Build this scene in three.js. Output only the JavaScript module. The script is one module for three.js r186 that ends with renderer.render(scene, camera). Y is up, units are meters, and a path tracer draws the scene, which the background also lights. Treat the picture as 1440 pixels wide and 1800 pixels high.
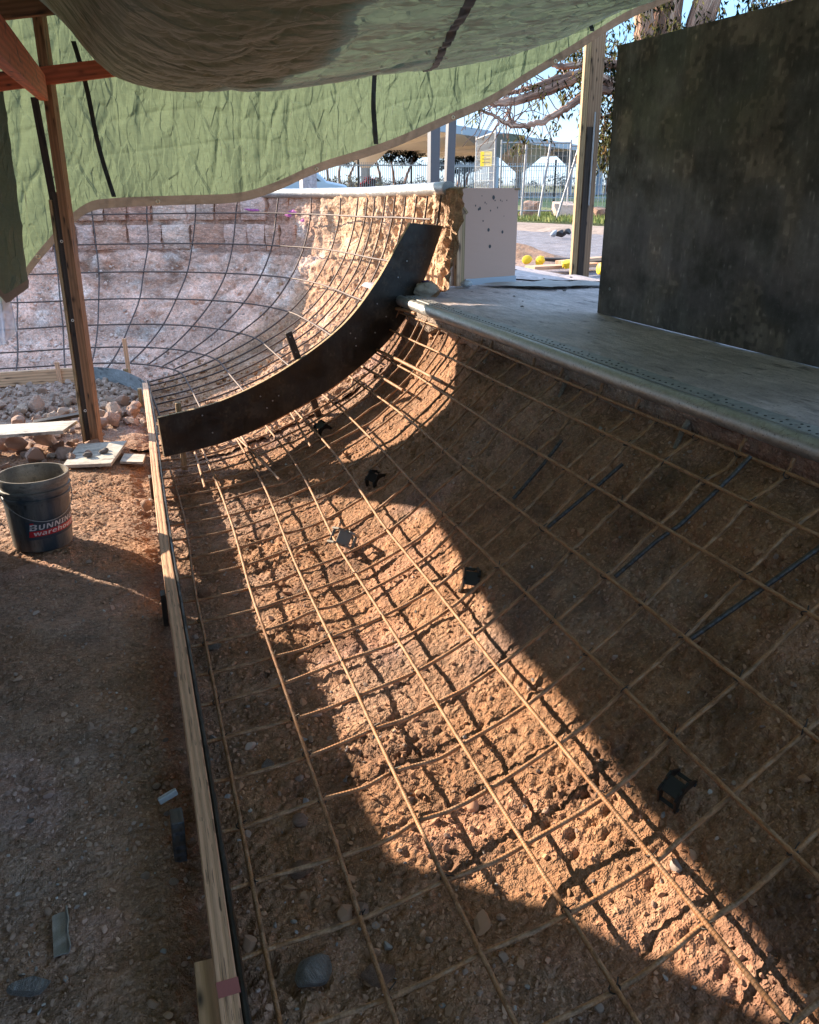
import * as THREE from 'three';
import { ImprovedNoise } from 'three/addons/math/ImprovedNoise.js';
import { RoundedBoxGeometry } from 'three/addons/geometries/RoundedBoxGeometry.js';
import { mergeGeometries, mergeVertices, toCreasedNormals } from 'three/addons/utils/BufferGeometryUtils.js';

// ---------------------------------------------------------------- camera, sky, sun, exposure
const scene = new THREE.Scene();
const camera = new THREE.PerspectiveCamera(61.93, 819 / 1024, 0.05, 2000);
camera.position.set(0, 1.5, 0);
camera.rotation.order = 'YXZ';
camera.rotation.set(THREE.MathUtils.degToRad(-21), THREE.MathUtils.degToRad(-19.9), 0);
const renderer = new THREE.WebGLRenderer({ antialias: true });
renderer.setSize(819, 1024);
renderer.toneMapping = THREE.LinearToneMapping;
renderer.toneMappingExposure = 2.85;
renderer.shadowMap.enabled = true;
renderer.shadowMap.type = THREE.PCFSoftShadowMap;

const SUN = new THREE.Vector3(-0.4, 0.22, -0.48).normalize();
{
  const W = 1024, H = 512, d = new Float32Array(W * H * 4);
  const hor = [0.46, 0.56, 0.62], low = [0.20, 0.40, 0.64], mid = [0.33, 0.50, 0.78], zen = [0.34, 0.49, 0.76], gnd = [0.22, 0.17, 0.13];
  for (let j = 0; j < H; j++) {
    const el = ((j + 0.5) / H - 0.5) * Math.PI;           // -pi/2 (row 0, bottom) .. pi/2
    const sy = Math.sin(el), cy = Math.cos(el), deg = el * 180 / Math.PI;
    for (let i = 0; i < W; i++) {
      const ph = ((i + 0.5) / W - 0.5) * 2 * Math.PI;
      const dx = Math.cos(ph) * cy, dz = Math.sin(ph) * cy;
      const c = Math.max(-1, Math.min(1, dx * SUN.x + sy * SUN.y + dz * SUN.z)), ang = Math.acos(c);
      const o = (j * W + i) * 4;
      for (let k = 0; k < 3; k++) {
        let v;
        if (deg < 0) v = gnd[k];
        else if (deg < 7) v = hor[k] + (low[k] - hor[k]) * Math.pow(deg / 7, 0.8);
        else if (deg < 30) v = low[k] + (mid[k] - low[k]) * (deg - 7) / 23;
        else v = mid[k] + (zen[k] - mid[k]) * Math.min(1, (deg - 30) / 60);
        if (deg >= 0) v += [0.9, 0.8, 0.62][k] * (0.9 * Math.exp(-ang * 5.5) + 0.16 * Math.exp(-ang * 1.6));
        d[o + k] = v;
      }
      d[o + 3] = 1;
    }
  }
  const sky = new THREE.DataTexture(d, W, H, THREE.RGBAFormat, THREE.FloatType);
  sky.mapping = THREE.EquirectangularReflectionMapping;
  sky.magFilter = sky.minFilter = THREE.LinearFilter;
  sky.needsUpdate = true;
  scene.background = sky;
  scene.environment = sky;
}
const sun = new THREE.DirectionalLight(new THREE.Color(1.0, 0.82, 0.62), 5);
sun.position.copy(SUN).multiplyScalar(30).add(new THREE.Vector3(1, 0, -4));
sun.target.position.set(1, 0, -4);
sun.castShadow = true;
sun.shadow.mapSize.set(4096, 4096);
Object.assign(sun.shadow.camera, { left: -14, right: 14, top: 14, bottom: -14, near: 1, far: 90 });
sun.shadow.radius = 1;
scene.add(sun, sun.target);

// ---------------------------------------------------------------- helpers
const V = (x, y, z) => new THREE.Vector3(x, y, z);
const PI = Math.PI, { sin, cos, abs, min, max, floor, pow, sqrt, exp } = Math;
const clamp = (x, a = 0, b = 1) => min(b, max(a, x));
const lerp = (a, b, t) => a + (b - a) * t;
const sst = (a, b, x) => { const t = clamp((x - a) / (b - a)); return t * t * (3 - 2 * t); };
function rngOf(seed) { let a = seed >>> 0; return () => { a = (a + 0x6D2B79F5) | 0; let t = Math.imul(a ^ (a >>> 15), 1 | a); t = (t + Math.imul(t ^ (t >>> 7), 61 | t)) ^ t; return ((t ^ (t >>> 14)) >>> 0) / 4294967296; }; }
const R = rngOf(7);
const rr = (a, b, f = R) => a + (b - a) * f();
const IN = new ImprovedNoise();
const nz = (x, y, z) => IN.noise(x + 100.37, y + 57.11, z + 311.7);
const fbm = (x, y, z, o = 4) => { let s = 0, a = 0.5; for (let i = 0; i < o; i++) { s += a * nz(x, y, z); x *= 2.03; y *= 2.03; z *= 2.03; a *= 0.5; } return s; };
const ridge = (x, y, z) => 1 - 2 * abs(nz(x, y, z));
const interp = (x, xs, ys) => { if (x <= xs[0]) return ys[0]; for (let i = 1; i < xs.length; i++) if (x <= xs[i]) return lerp(ys[i - 1], ys[i], (x - xs[i - 1]) / (xs[i] - xs[i - 1])); return ys[ys.length - 1]; };
const used = {};
function numbered(n) { const k = used[n] = (used[n] ?? -1) + 1; return k ? `${n}_${String(k).padStart(3, '0')}` : n; }
function tag(o, label, category, group) { o.userData.label = label; o.userData.category = category; if (group) o.userData.group = group; return o; }
function mesh(name, g, m, parent) { const o = new THREE.Mesh(g, m); o.name = parent && parent !== scene ? name : numbered(name); o.castShadow = o.receiveShadow = true; (parent || scene).add(o); return o; }
function thing(name, label, category, pos = [0, 0, 0], group) { const o = new THREE.Group(); o.name = numbered(name); o.position.set(...pos); scene.add(o); return tag(o, label, category, group); }
function struct(name, g, m) { const o = mesh(name, g, m); o.userData.kind = 'structure'; return o; }
function stuff(o) { o.userData.kind = 'stuff'; return o; }
const C = (r, g, b) => new THREE.Color().setRGB(r, g, b);

// grid surface: fn(i,j) -> [x,y,z,u,v,r,g,b]
function grid(nu, nv, fn, colored = true) {
  const n = (nu + 1) * (nv + 1), P = new Float32Array(n * 3), U = new Float32Array(n * 2), K = colored ? new Float32Array(n * 3) : null, I = new Uint32Array(nu * nv * 6);
  let q = 0;
  for (let j = 0; j <= nv; j++) for (let i = 0; i <= nu; i++) {
    const r = fn(i, j), k = j * (nu + 1) + i;
    P[k * 3] = r[0]; P[k * 3 + 1] = r[1]; P[k * 3 + 2] = r[2]; U[k * 2] = r[3]; U[k * 2 + 1] = r[4];
    if (K) { K[k * 3] = r[5]; K[k * 3 + 1] = r[6]; K[k * 3 + 2] = r[7]; }
  }
  for (let j = 0; j < nv; j++) for (let i = 0; i < nu; i++) { const a = j * (nu + 1) + i, b = a + 1, c = a + nu + 1, d = c + 1; I[q++] = a; I[q++] = b; I[q++] = d; I[q++] = a; I[q++] = d; I[q++] = c; }
  const g = new THREE.BufferGeometry();
  g.setAttribute('position', new THREE.BufferAttribute(P, 3)); g.setAttribute('uv', new THREE.BufferAttribute(U, 2));
  if (K) g.setAttribute('color', new THREE.BufferAttribute(K, 3));
  g.setIndex(new THREE.BufferAttribute(I, 1)); g.computeVertexNormals();
  return g;
}
// swept round bar through points (straight segments, bent at the points), capped
function barGeo(pts, r, rad = 6, r2 = r) {
  const n = pts.length, P = [], N = [], U = [], I = []; let len = 0;
  let nrm = null;
  for (let i = 0; i < n; i++) {
    const t = pts[min(i + 1, n - 1)].clone().sub(pts[max(i - 1, 0)]).normalize();
    if (!nrm) nrm = (abs(t.y) < 0.9 ? V(0, 1, 0) : V(1, 0, 0)).cross(t).normalize();
    nrm.sub(t.clone().multiplyScalar(nrm.dot(t))).normalize();
    const b = t.clone().cross(nrm);
    if (i) len += pts[i].distanceTo(pts[i - 1]);
    const ri = lerp(r, r2, i / (n - 1));
    for (let k = 0; k <= rad; k++) {
      const a = k / rad * 2 * PI, d = nrm.clone().multiplyScalar(cos(a)).addScaledVector(b, sin(a));
      P.push(pts[i].x + d.x * ri, pts[i].y + d.y * ri, pts[i].z + d.z * ri); N.push(d.x, d.y, d.z); U.push(len, k / rad * 2 * PI * ri);
    }
    if (i) for (let k = 0; k < rad; k++) { const a = (i - 1) * (rad + 1) + k, c = a + rad + 1; I.push(a, a + 1, c, a + 1, c + 1, c); }
  }
  for (const e of [0, n - 1]) { const c = P.length / 3, t = pts[e ? n - 1 : 0].clone().sub(pts[e ? n - 2 : 1]).normalize(); P.push(pts[e].x, pts[e].y, pts[e].z); N.push(t.x, t.y, t.z); U.push(0, 0);
    for (let k = 0; k <= rad; k++) { const s = e * (rad + 1) + k; P.push(P[s * 3], P[s * 3 + 1], P[s * 3 + 2]); N.push(t.x, t.y, t.z); U.push(0, 0); }
    for (let k = 0; k < rad; k++) e ? I.push(c, c + 1 + k, c + 2 + k) : I.push(c, c + 2 + k, c + 1 + k); }
  const g = new THREE.BufferGeometry();
  g.setAttribute('position', new THREE.Float32BufferAttribute(P, 3)); g.setAttribute('normal', new THREE.Float32BufferAttribute(N, 3)); g.setAttribute('uv', new THREE.Float32BufferAttribute(U, 2)); g.setIndex(I);
  return g;
}
// timber: box from a to b, w across, h along "up"; uv in metres along the grain
function beamGeo(a, b, w, h, up = V(0, 1, 0), bev = 0.003) {
  const L = a.distanceTo(b), g = new RoundedBoxGeometry(w, h, L, 2, min(bev, w * 0.3, h * 0.3));
  boxUV(g, 'z');
  const m = new THREE.Matrix4(), z = b.clone().sub(a).normalize(), x = up.clone().cross(z).normalize(), y = z.clone().cross(x);
  m.makeBasis(x, y, z).setPosition(a.clone().add(b).multiplyScalar(0.5)); g.applyMatrix4(m);
  return g;
}
let uvo = 0;
function boxUV(g, axis = 'z') {           // v along the grain axis, u around it
  const p = g.attributes.position, n = g.attributes.normal, uv = g.attributes.uv; uvo += 0.37;
  for (let i = 0; i < p.count; i++) {
    const q = [p.getX(i), p.getY(i), p.getZ(i)], m = [abs(n.getX(i)), abs(n.getY(i)), abs(n.getZ(i))];
    const k = { x: 0, y: 1, z: 2 }[axis], o = [0, 1, 2].filter(e => e !== k);
    const end = m[k] > m[o[0]] && m[k] > m[o[1]];
    if (end) uv.setXY(i, q[o[0]] + uvo, q[o[1]] * 0.2); else uv.setXY(i, (m[o[0]] > m[o[1]] ? q[o[1]] : q[o[0]] + 0.5) + uvo, q[k] + uvo);
  }
  return g;
}
function rockGeo(seed, det = 2, sharp = 0.5) {
  const f = rngOf(seed * 7919 + 13), g0 = new THREE.IcosahedronGeometry(1, det); g0.deleteAttribute('uv'); g0.deleteAttribute('normal');
  const g = mergeVertices(g0, 1e-4), p = g.attributes.position, cuts = [];
  for (let i = 0; i < 9; i++) cuts.push([V(f() - 0.5, f() - 0.5, f() - 0.5).normalize(), (sharp > 0.55 ? 0.42 : 0.55) + f() * 0.4]);
  for (let i = 0; i < p.count; i++) {
    const v = V(p.getX(i), p.getY(i), p.getZ(i));
    v.multiplyScalar(1 + 0.25 * nz(v.x * 1.3 + seed * 3.1, v.y * 1.3, v.z * 1.3) + 0.08 * nz(v.x * 4, v.y * 4 + seed, v.z * 4));
    for (const [n, d] of cuts) { const e = v.dot(n) - d; if (e > 0) v.addScaledVector(n, -e * sharp * 1.6 > -e ? -e * sharp * 1.6 : -e); }
    p.setXYZ(i, v.x, v.y, v.z);
  }
  const out = toCreasedNormals(g, 0.5); const pp = out.attributes.position, uv = new Float32Array(pp.count * 2);
  for (let i = 0; i < pp.count; i++) { uv[i * 2] = pp.getX(i) * 0.5 + pp.getZ(i) * 0.3; uv[i * 2 + 1] = pp.getY(i) * 0.5 + pp.getZ(i) * 0.3; }
  out.setAttribute('uv', new THREE.BufferAttribute(uv, 2)); return out;
}

// ---------------------------------------------------------------- textures (tileable, computed)
function tileNoise(per, seed) {
  const f = rngOf(seed), L = new Float32Array(per * per); for (let i = 0; i < L.length; i++) L[i] = f();
  return (u, v) => { u *= per; v *= per; const x = floor(u), y = floor(v); let a = u - x, b = v - y; a = a * a * (3 - 2 * a); b = b * b * (3 - 2 * b);
    const x0 = ((x % per) + per) % per, x1 = (x0 + 1) % per, y0 = ((y % per) + per) % per, y1 = (y0 + 1) % per;
    return lerp(lerp(L[y0 * per + x0], L[y0 * per + x1], a), lerp(L[y1 * per + x0], L[y1 * per + x1], a), b); };
}
function tex(S, fn, srgb, T = S) {      // fn(u,v) -> grey or [r,g,b], 0..1
  const d = new Uint8Array(S * T * 4);
  for (let j = 0; j < T; j++) for (let i = 0; i < S; i++) { const r = fn(i / S, j / T), o = (j * S + i) * 4; const a = typeof r === 'number'; for (let k = 0; k < 3; k++) d[o + k] = clamp(a ? r : r[k]) * 255; d[o + 3] = 255; }
  const t = new THREE.DataTexture(d, S, T); t.wrapS = t.wrapT = THREE.RepeatWrapping; t.magFilter = THREE.LinearFilter; t.minFilter = THREE.LinearMipmapLinearFilter; t.generateMipmaps = true; t.anisotropy = 8;
  if (srgb) t.colorSpace = THREE.SRGBColorSpace; t.needsUpdate = true; return t;
}
const rep = (t, x, y = x) => { const c = t.clone(); c.repeat.set(x, y); c.needsUpdate = true; return c; };
const T8 = tileNoise(8, 1), T16 = tileNoise(16, 2), T32 = tileNoise(32, 3), T64 = tileNoise(64, 4), T128 = tileNoise(128, 5), T256 = tileNoise(256, 6), T4 = tileNoise(4, 8);
const soilH = (u, v) => 0.25 * T16(u, v) + 0.28 * abs(2 * T32(u, v) - 1) + 0.3 * T64(u, v) + 0.28 * (1 - abs(2 * T128(u, v) - 1)) * T64(v, u) + 0.14 * T256(u, v);
const soilBump = tex(1024, soilH, false);
const soilMap = tex(1024, (u, v) => { const h = soilH(u, v), a = 0.62 + 0.36 * h + 0.14 * (T256(v, u) - 0.5) + 0.12 * (T8(u, v) - 0.5), w = pow(T128(u + 0.3, v), 9) * 0.5; return [a + w, a * (0.98 + 0.06 * (T32(v, u) - 0.5)) + w, a * (0.97 + 0.1 * (T32(v, u) - 0.5)) + w]; }, true);
const woodBase = (u, v) => { const w = u + 0.03 * (T4(u, v) - 0.5) + 0.004 * (T16(u, v * 2) - 0.5); const g = 0.5 + 0.5 * sin(w * 2 * PI * 14 + 5 * T8(u, 0.3)); return 0.55 * g + 0.25 * T256(u, v * 0.05) + 0.2 * T128(u, v * 0.12); };
const woodMap = tex(512, (u, v) => { const g = woodBase(u, v), k = pow(T16(u + 0.1, v), 10) * 0.8, a = 0.78 + 0.24 * g - k; return [a, a * (0.95 + 0.02 * g), a * (0.9 + 0.06 * g)]; }, true);
const woodBump = tex(512, woodBase, false);
const wornMap = tex(512, (u, v) => { const g = woodBase(u, v), s = T256(u, v * 0.04) * T64(u, v * 0.3), d = s > 0.52 ? 0.4 : 0, a = 0.80 + 0.22 * g - d * T16(u, v); return [a, a * 0.96, a * 0.92]; }, true);
const plyMap = tex(1024, (u, v) => { const st = T128(u, v * 0.08) * 0.5 + T64(u, v * 0.15) * 0.5, cl = T8(u, v) * 0.6 + T16(u, v) * 0.4, sc = pow(T256(u, v), 9) * 0.3 + 0.4 * pow(T128(u, v * 0.3) * T64(v, u) * 1.3, 4); const ds = sst(0.66, 0.72, 0.7 * T8(v, u) + 0.3 * T64(u, v)), dr = pow(T64(u, v * 0.06), 6) * sst(0.4, 0.7, T8(u, v)); const a = 0.40 + 0.22 * sst(0.35, 0.8, cl) + 0.09 * (st - 0.5) + 0.5 * sc + 0.12 * ds + 0.07 * dr + 0.10 * (T64(u, v) - 0.5); const b = sst(0.45, 0.75, T8(v, u)); return [a * lerp(1.0, 1.06, b), a, a * lerp(0.99, 0.91, b)]; }, true);
const plyRough = tex(512, (u, v) => 0.42 + 0.4 * sst(0.3, 0.75, 0.5 * T8(u, v) + 0.3 * T32(u, v) + 0.2 * T128(u, v)), false);
const concMap = tex(1024, (u, v) => { const s = T256(u * 0.25, v) * 0.4 + T64(u * 0.25, v) * 0.6, c = T8(u, v) * 0.5 + T32(u, v) * 0.3 + T128(u, v) * 0.2, sp = pow(T256(u, v), 12), st = sst(0.62, 0.85, T32(u * 0.25, v) * 0.6 + T128(u * 0.25, v) * 0.4) * sst(0.35, 0.6, T8(v, u)); const a = 0.72 + 0.28 * c + 0.22 * (s - 0.5) - 0.5 * sp - 0.30 * st; return [a, a * 0.99, a * 0.97]; }, true);
const concBump = tex(1024, (u, v) => 0.5 * T64(u * 0.25, v) + 0.2 * T32(u, v) + 0.3 * T256(u, v), false);
const galvMap = tex(512, (u, v) => { const a = 0.86 + 0.12 * (T32(u, v) - 0.5) + 0.06 * (T128(u, v) - 0.5) + 0.10 * (T8(u, v) - 0.5) - 0.35 * pow(T64(u, v), 14); return [a, a, a * 1.01]; }, true);
const galvRough = tex(512, (u, v) => 0.34 + 0.4 * T32(u, v) * T128(v, u) + 0.15 * T8(u, v), false);
const weaveMap = tex(512, (u, v) => { const w = 0.5 + 0.5 * sin(u * 2 * PI * 128) * sin(v * 2 * PI * 128), a = 0.90 + 0.07 * w + 0.05 * (T16(u, v * 4) - 0.5) + 0.05 * (T32(u * 4, v) - 0.5); return [a, a, a * 0.98]; }, true);
const rustMap = tex(512, (u, v) => { const a = 0.84 + 0.16 * (T32(u, v) - 0.5) + 0.12 * (T128(u, v) - 0.5) - 0.14 * sst(0.5, 0.8, T16(u, v)), b = sst(0.2, 0.8, T16(v, u)); return [a, a * lerp(0.9, 1, b), a * lerp(0.8, 1.02, b)]; }, true);
function facets(N, seed) {                  // tileable field of tilted facets meeting in creases
  const f = rngOf(seed), P = []; for (let i = 0; i < N * N; i++) { const a = f() * 2 * PI; P.push([f(), f(), cos(a), sin(a), f()]); }
  return (u, v) => { u *= N; v *= N; const x = floor(u), y = floor(v); let b1 = 9, b2 = 9, h = 0, h2 = 0;
    for (let j = -1; j <= 1; j++) for (let i = -1; i <= 1; i++) { const c = P[((y + j + N) % N) * N + (x + i + N) % N], dx = u - x - i - c[0], dy = v - y - j - c[1], d = dx * dx + dy * dy, q = dx * c[2] + dy * c[3] + 0.6 * c[4]; if (d < b1) { b2 = b1; h2 = h; b1 = d; h = q; } else if (d < b2) { b2 = d; h2 = q; } }
    const w = sst(0, 0.10, sqrt(b2) - sqrt(b1)) * 0.5 + 0.5; return h * w + h2 * (1 - w); };
}
const F6 = facets(6, 51), F13 = facets(13, 52), F27 = facets(27, 53);
const crumple = (u, v) => { const a = u + 0.02 * (T16(u, v) - 0.5), b = v + 0.02 * (T16(v, u) - 0.5); return 0.42 + 0.26 * F6(a, b) + 0.13 * F13(a, b) + 0.05 * F27(a, b); };
const crumpleBump = tex(1024, crumple, false);
const ribBump = tex(64, (u, v) => sst(0.55, 0.75, 0.5 + 0.5 * sin(u * 2 * PI * 4)), false);
const barkMap = tex(512, (u, v) => { const s = T64(u * 0.12, v), p = sst(0.45, 0.6, T8(u * 0.5, v)); const a = 0.62 + 0.34 * s + 0.12 * T128(u * 0.3, v); return [a * lerp(0.75, 1.1, p), a * lerp(0.66, 1.0, p), a * lerp(0.6, 0.92, p)]; }, true);

// ---------------------------------------------------------------- materials
const std = o => new THREE.MeshStandardMaterial({ roughness: 0.9, metalness: 0, side: THREE.DoubleSide, ...o });
const M = {
  soil: std({ vertexColors: true, map: rep(soilMap, 1.6), bumpMap: rep(soilBump, 1.6), bumpScale: 0.016, roughness: 0.96 }),
  stoneWall: std({ color: C(1.3, 1.3, 1.3), vertexColors: true, map: rep(soilMap, 1.1), bumpMap: rep(soilBump, 1.1), bumpScale: 0.02, roughness: 0.95 }),
  rockPink: std({ color: C(0.66, 0.44, 0.34), bumpMap: soilBump, bumpScale: 0.02, roughness: 0.93 }),
  rockCream: std({ color: C(0.76, 0.58, 0.46), bumpMap: soilBump, bumpScale: 0.02, roughness: 0.93 }),
  rockBrown: std({ color: C(0.62, 0.40, 0.29), map: soilMap, bumpMap: soilBump, bumpScale: 0.02, roughness: 0.95 }),
  rockGrey: std({ color: C(0.55, 0.52, 0.50), map: soilMap, bumpMap: soilBump, bumpScale: 0.02, roughness: 0.9 }),
  crumb: std({ color: C(1, 1, 1), roughness: 0.95 }),
  pine: std({ color: C(0.76, 0.51, 0.33), map: rep(woodMap, 3, 1), bumpMap: rep(woodBump, 3, 1), bumpScale: 0.001, roughness: 0.75 }),
  worn: std({ color: C(0.84, 0.54, 0.37), map: rep(wornMap, 4, 1.2), bumpMap: rep(woodBump, 4, 1.2), bumpScale: 0.002, roughness: 0.8 }),
  postWood: std({ color: C(0.34, 0.19, 0.10), map: rep(woodMap, 4, 1), bumpMap: rep(woodBump, 4, 1), bumpScale: 0.0015, roughness: 0.7 }),
  treated: std({ color: C(0.47, 0.35, 0.20), map: rep(woodMap, 4, 1), bumpMap: rep(woodBump, 4, 1), bumpScale: 0.0015, roughness: 0.75 }),
  red: std({ color: C(0.62, 0.16, 0.07), map: rep(woodMap, 3, 1), bumpMap: rep(woodBump, 3, 1), bumpScale: 0.001, roughness: 0.6 }),
  brownBeam: std({ color: C(0.25, 0.13, 0.07), map: rep(woodMap, 3, 1), bumpMap: rep(woodBump, 3, 1), bumpScale: 0.001, roughness: 0.7 }),
  darkWood: std({ color: C(0.055, 0.04, 0.032), map: rep(woodMap, 4, 1), roughness: 0.6 }),
  plyEdge: std({ color: C(0.62, 0.48, 0.28), map: rep(woodMap, 6, 2), roughness: 0.75 }),
  blackPly: std({ color: C(0.085, 0.075, 0.066), map: rep(plyMap, 1.3), roughnessMap: rep(plyRough, 1.3), roughness: 0.85 }),
  panelPly: std({ color: C(0.325, 0.30, 0.305), map: rep(plyMap, 0.75), roughnessMap: rep(plyRough, 0.8), bumpMap: rep(plyMap, 0.75), bumpScale: 0.0015, roughness: 0.9 }),
  whitePly: std({ color: C(0.80, 0.74, 0.66), map: rep(concMap, 1.2), roughness: 0.6 }),
  beigePly: std({ color: C(0.58, 0.355, 0.27), roughness: 0.65, bumpMap: rep(concBump, 1), bumpScale: 0.001 }),
  conc: std({ color: C(0.63, 0.555, 0.58), map: rep(concMap, 0.8), bumpMap: rep(concBump, 0.8), bumpScale: 0.006, roughness: 0.55 }),
  galv: std({ color: C(0.62, 0.62, 0.60), map: rep(galvMap, 3), roughnessMap: rep(galvRough, 3), metalness: 0.75, roughness: 1 }),
  galvDull: std({ color: C(0.52, 0.53, 0.53), map: rep(galvMap, 2), metalness: 0.35, roughness: 0.55 }),
  flexPly: std({ color: C(0.30, 0.33, 0.36), map: rep(concMap, 1.5), roughness: 0.6 }),
  rust: std({ color: C(0.56, 0.335, 0.19), map: rep(rustMap, 2.7, 9), bumpMap: rep(ribBump, 30, 1), bumpScale: 0.0006, metalness: 0.1, roughness: 0.62 }),
  rustDark: std({ color: C(0.15, 0.125, 0.125), map: rep(rustMap, 9, 9), metalness: 0.3, roughness: 0.6 }),
  ribbed: std({ color: C(0.15, 0.155, 0.17), map: rep(rustMap, 6, 6), metalness: 0.4, roughness: 0.5 }),
  wire: std({ color: C(0.06, 0.05, 0.045), metalness: 0.5, roughness: 0.5 }),
  blackPlastic: std({ color: C(0.012, 0.011, 0.011), roughness: 0.38 }),
  greyPlastic: std({ color: C(0.16, 0.155, 0.14), roughness: 0.3 }),
  yellow: std({ color: C(0.85, 0.60, 0.02), roughness: 0.45 }),
  white: std({ color: C(0.78, 0.76, 0.72), roughness: 0.5 }),
  cloth: std({ color: C(0.55, 0.47, 0.38), roughness: 0.95, bumpMap: rep(soilBump, 3), bumpScale: 0.006 }),
  dots: std({ color: C(0.05, 0.05, 0.05), roughness: 0.6 }),
  sheet: new THREE.MeshPhysicalMaterial({ color: C(0.42, 0.46, 0.52), roughness: 0.4, side: THREE.DoubleSide }),
  tarp: new THREE.MeshPhysicalMaterial({ color: C(0.235, 0.305, 0.19), map: rep(weaveMap, 2.5), bumpMap: rep(crumpleBump, 1.5, 0.55), bumpScale: 0.05, roughness: 0.98, transmission: 0.33, thickness: 0, side: THREE.DoubleSide }),
  tarpRoof: new THREE.MeshPhysicalMaterial({ color: C(0.22, 0.285, 0.20), map: rep(weaveMap, 2.5), bumpMap: rep(crumpleBump, 0.6, 1.1), bumpScale: 0.06, roughness: 0.96, transmission: 0.20, clearcoat: 0.35, clearcoatRoughness: 0.45, thickness: 0, side: THREE.DoubleSide }),
  hem: new THREE.MeshPhysicalMaterial({ color: C(0.20, 0.16, 0.135), map: rep(weaveMap, 2.5), roughness: 0.97, transmission: 0.2, thickness: 0, side: THREE.DoubleSide }),
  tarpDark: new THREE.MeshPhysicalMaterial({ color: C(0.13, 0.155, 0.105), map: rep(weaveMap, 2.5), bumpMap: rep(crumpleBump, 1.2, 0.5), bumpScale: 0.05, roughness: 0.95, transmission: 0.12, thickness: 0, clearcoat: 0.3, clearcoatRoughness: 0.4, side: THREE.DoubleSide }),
  paintSteel: std({ color: C(0.11, 0.115, 0.135), roughness: 0.5, metalness: 0.1 }),
  tape: std({ color: C(0.018, 0.020, 0.017), roughness: 0.55 }),
  brass: std({ color: C(0.75, 0.66, 0.48), metalness: 0.7, roughness: 0.35 }),
  bucket: std({ color: C(0.035, 0.05, 0.058), roughness: 0.45 }),
};

// ---------------------------------------------------------------- bowl geometry: near wall profile (x,y), rows match between near and far end
const NEAR = [[-1.6, 0], [-0.9, 0], [-0.35, 0], [-0.02, -0.004], [0.06, -0.022], [0.178, -0.032], [0.385, -0.025], [0.577, 0.010], [0.787, 0.052], [0.986, 0.135], [1.173, 0.257], [1.334, 0.373], [1.505, 0.518], [1.622, 0.645], [1.77, 0.75], [1.83, 0.80]];
const FAR = [[-1.6, 0], [-0.9, 0], [-0.25, 0], [0.06, -0.004], [0.15, -0.03], [0.27, -0.032], [0.49, -0.02], [0.70, 0.02], [0.90, 0.075], [1.09, 0.15], [1.28, 0.235], [1.455, 0.335], [1.62, 0.46], [1.735, 0.60], [1.83, 0.74], [1.87, 0.80]];
const drift = z => 0.036 * (-z - 1.6);
function ctrl(z, off = 0) {                         // control points of the section at z
  const w = sst(-2.9, -4.5, z), d = drift(z);
  return NEAR.map(([x, y], i) => { const a = x + (i > 2 ? d * (1 - clamp(y / 0.86)) : 0); return [lerp(a, FAR[i][0], w), lerp(y, FAR[i][1], w)]; });
}
const CUM = (() => { const c = [0]; for (let i = 1; i < NEAR.length; i++) c.push(c[i - 1] + Math.hypot(NEAR[i][0] - NEAR[i - 1][0], NEAR[i][1] - NEAR[i - 1][1])); return c; })();
const NTOT = CUM[CUM.length - 1];
function section(z, a) {                            // a: arc length along the near profile -> [x,y,nx,ny]
  const c = ctrl(z); let i = 1; while (i < CUM.length - 1 && a > CUM[i]) i++;
  const t = (a - CUM[i - 1]) / (CUM[i] - CUM[i - 1]);
  const p0 = c[max(0, i - 2)], p1 = c[i - 1], p2 = c[i], p3 = c[min(c.length - 1, i + 1)];
  const hm = k => { const m1 = (p2[k] - p0[k]) / (CUM[i] - CUM[max(0, i - 2)]) * (CUM[i] - CUM[i - 1]), m2 = (p3[k] - p1[k]) / (CUM[min(c.length - 1, i + 1)] - CUM[i - 1]) * (CUM[i] - CUM[i - 1]); const t2 = t * t, t3 = t2 * t; return [(2 * t3 - 3 * t2 + 1) * p1[k] + (t3 - 2 * t2 + t) * m1 + (-2 * t3 + 3 * t2) * p2[k] + (t3 - t2) * m2, (6 * t2 - 6 * t) * p1[k] + (3 * t2 - 4 * t + 1) * m1 + (-6 * t2 + 6 * t) * p2[k] + (3 * t2 - 2 * t) * m2]; };
  const [x, dx] = hm(0), [y, dy] = hm(1), l = Math.hypot(dx, dy) || 1;
  return [x, y, -dy / l, dx / l];
}
function soilDisp(x, y, z, amp = 1) {
  const rgh = 0.55 + 0.9 * sst(-0.15, 0.3, fbm(x * 1.7, y * 1.7 + 9, z * 1.7, 2));
  let h = 0.030 * fbm(x * 2.1, y * 2.1, z * 2.1, 2) + 0.012 * nz(x * 8, y * 8, z * 8) - 0.010 * pow(max(0, ridge(x * 3.1, y * 3, z * 2.2)), 8);
  const pits = nz(x * 34, y * 34, z * 34), cl = nz(x * 17 + 4, y * 17, z * 17);
  h += rgh * (0.007 * (abs(cl) - 0.2) - 0.009 * sst(0.12, 0.5, pits) + 0.006 * nz(x * 61, y * 61, z * 61) + 0.0035 * nz(x * 125, y * 125, z * 125));
  return h * amp;
}
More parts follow.
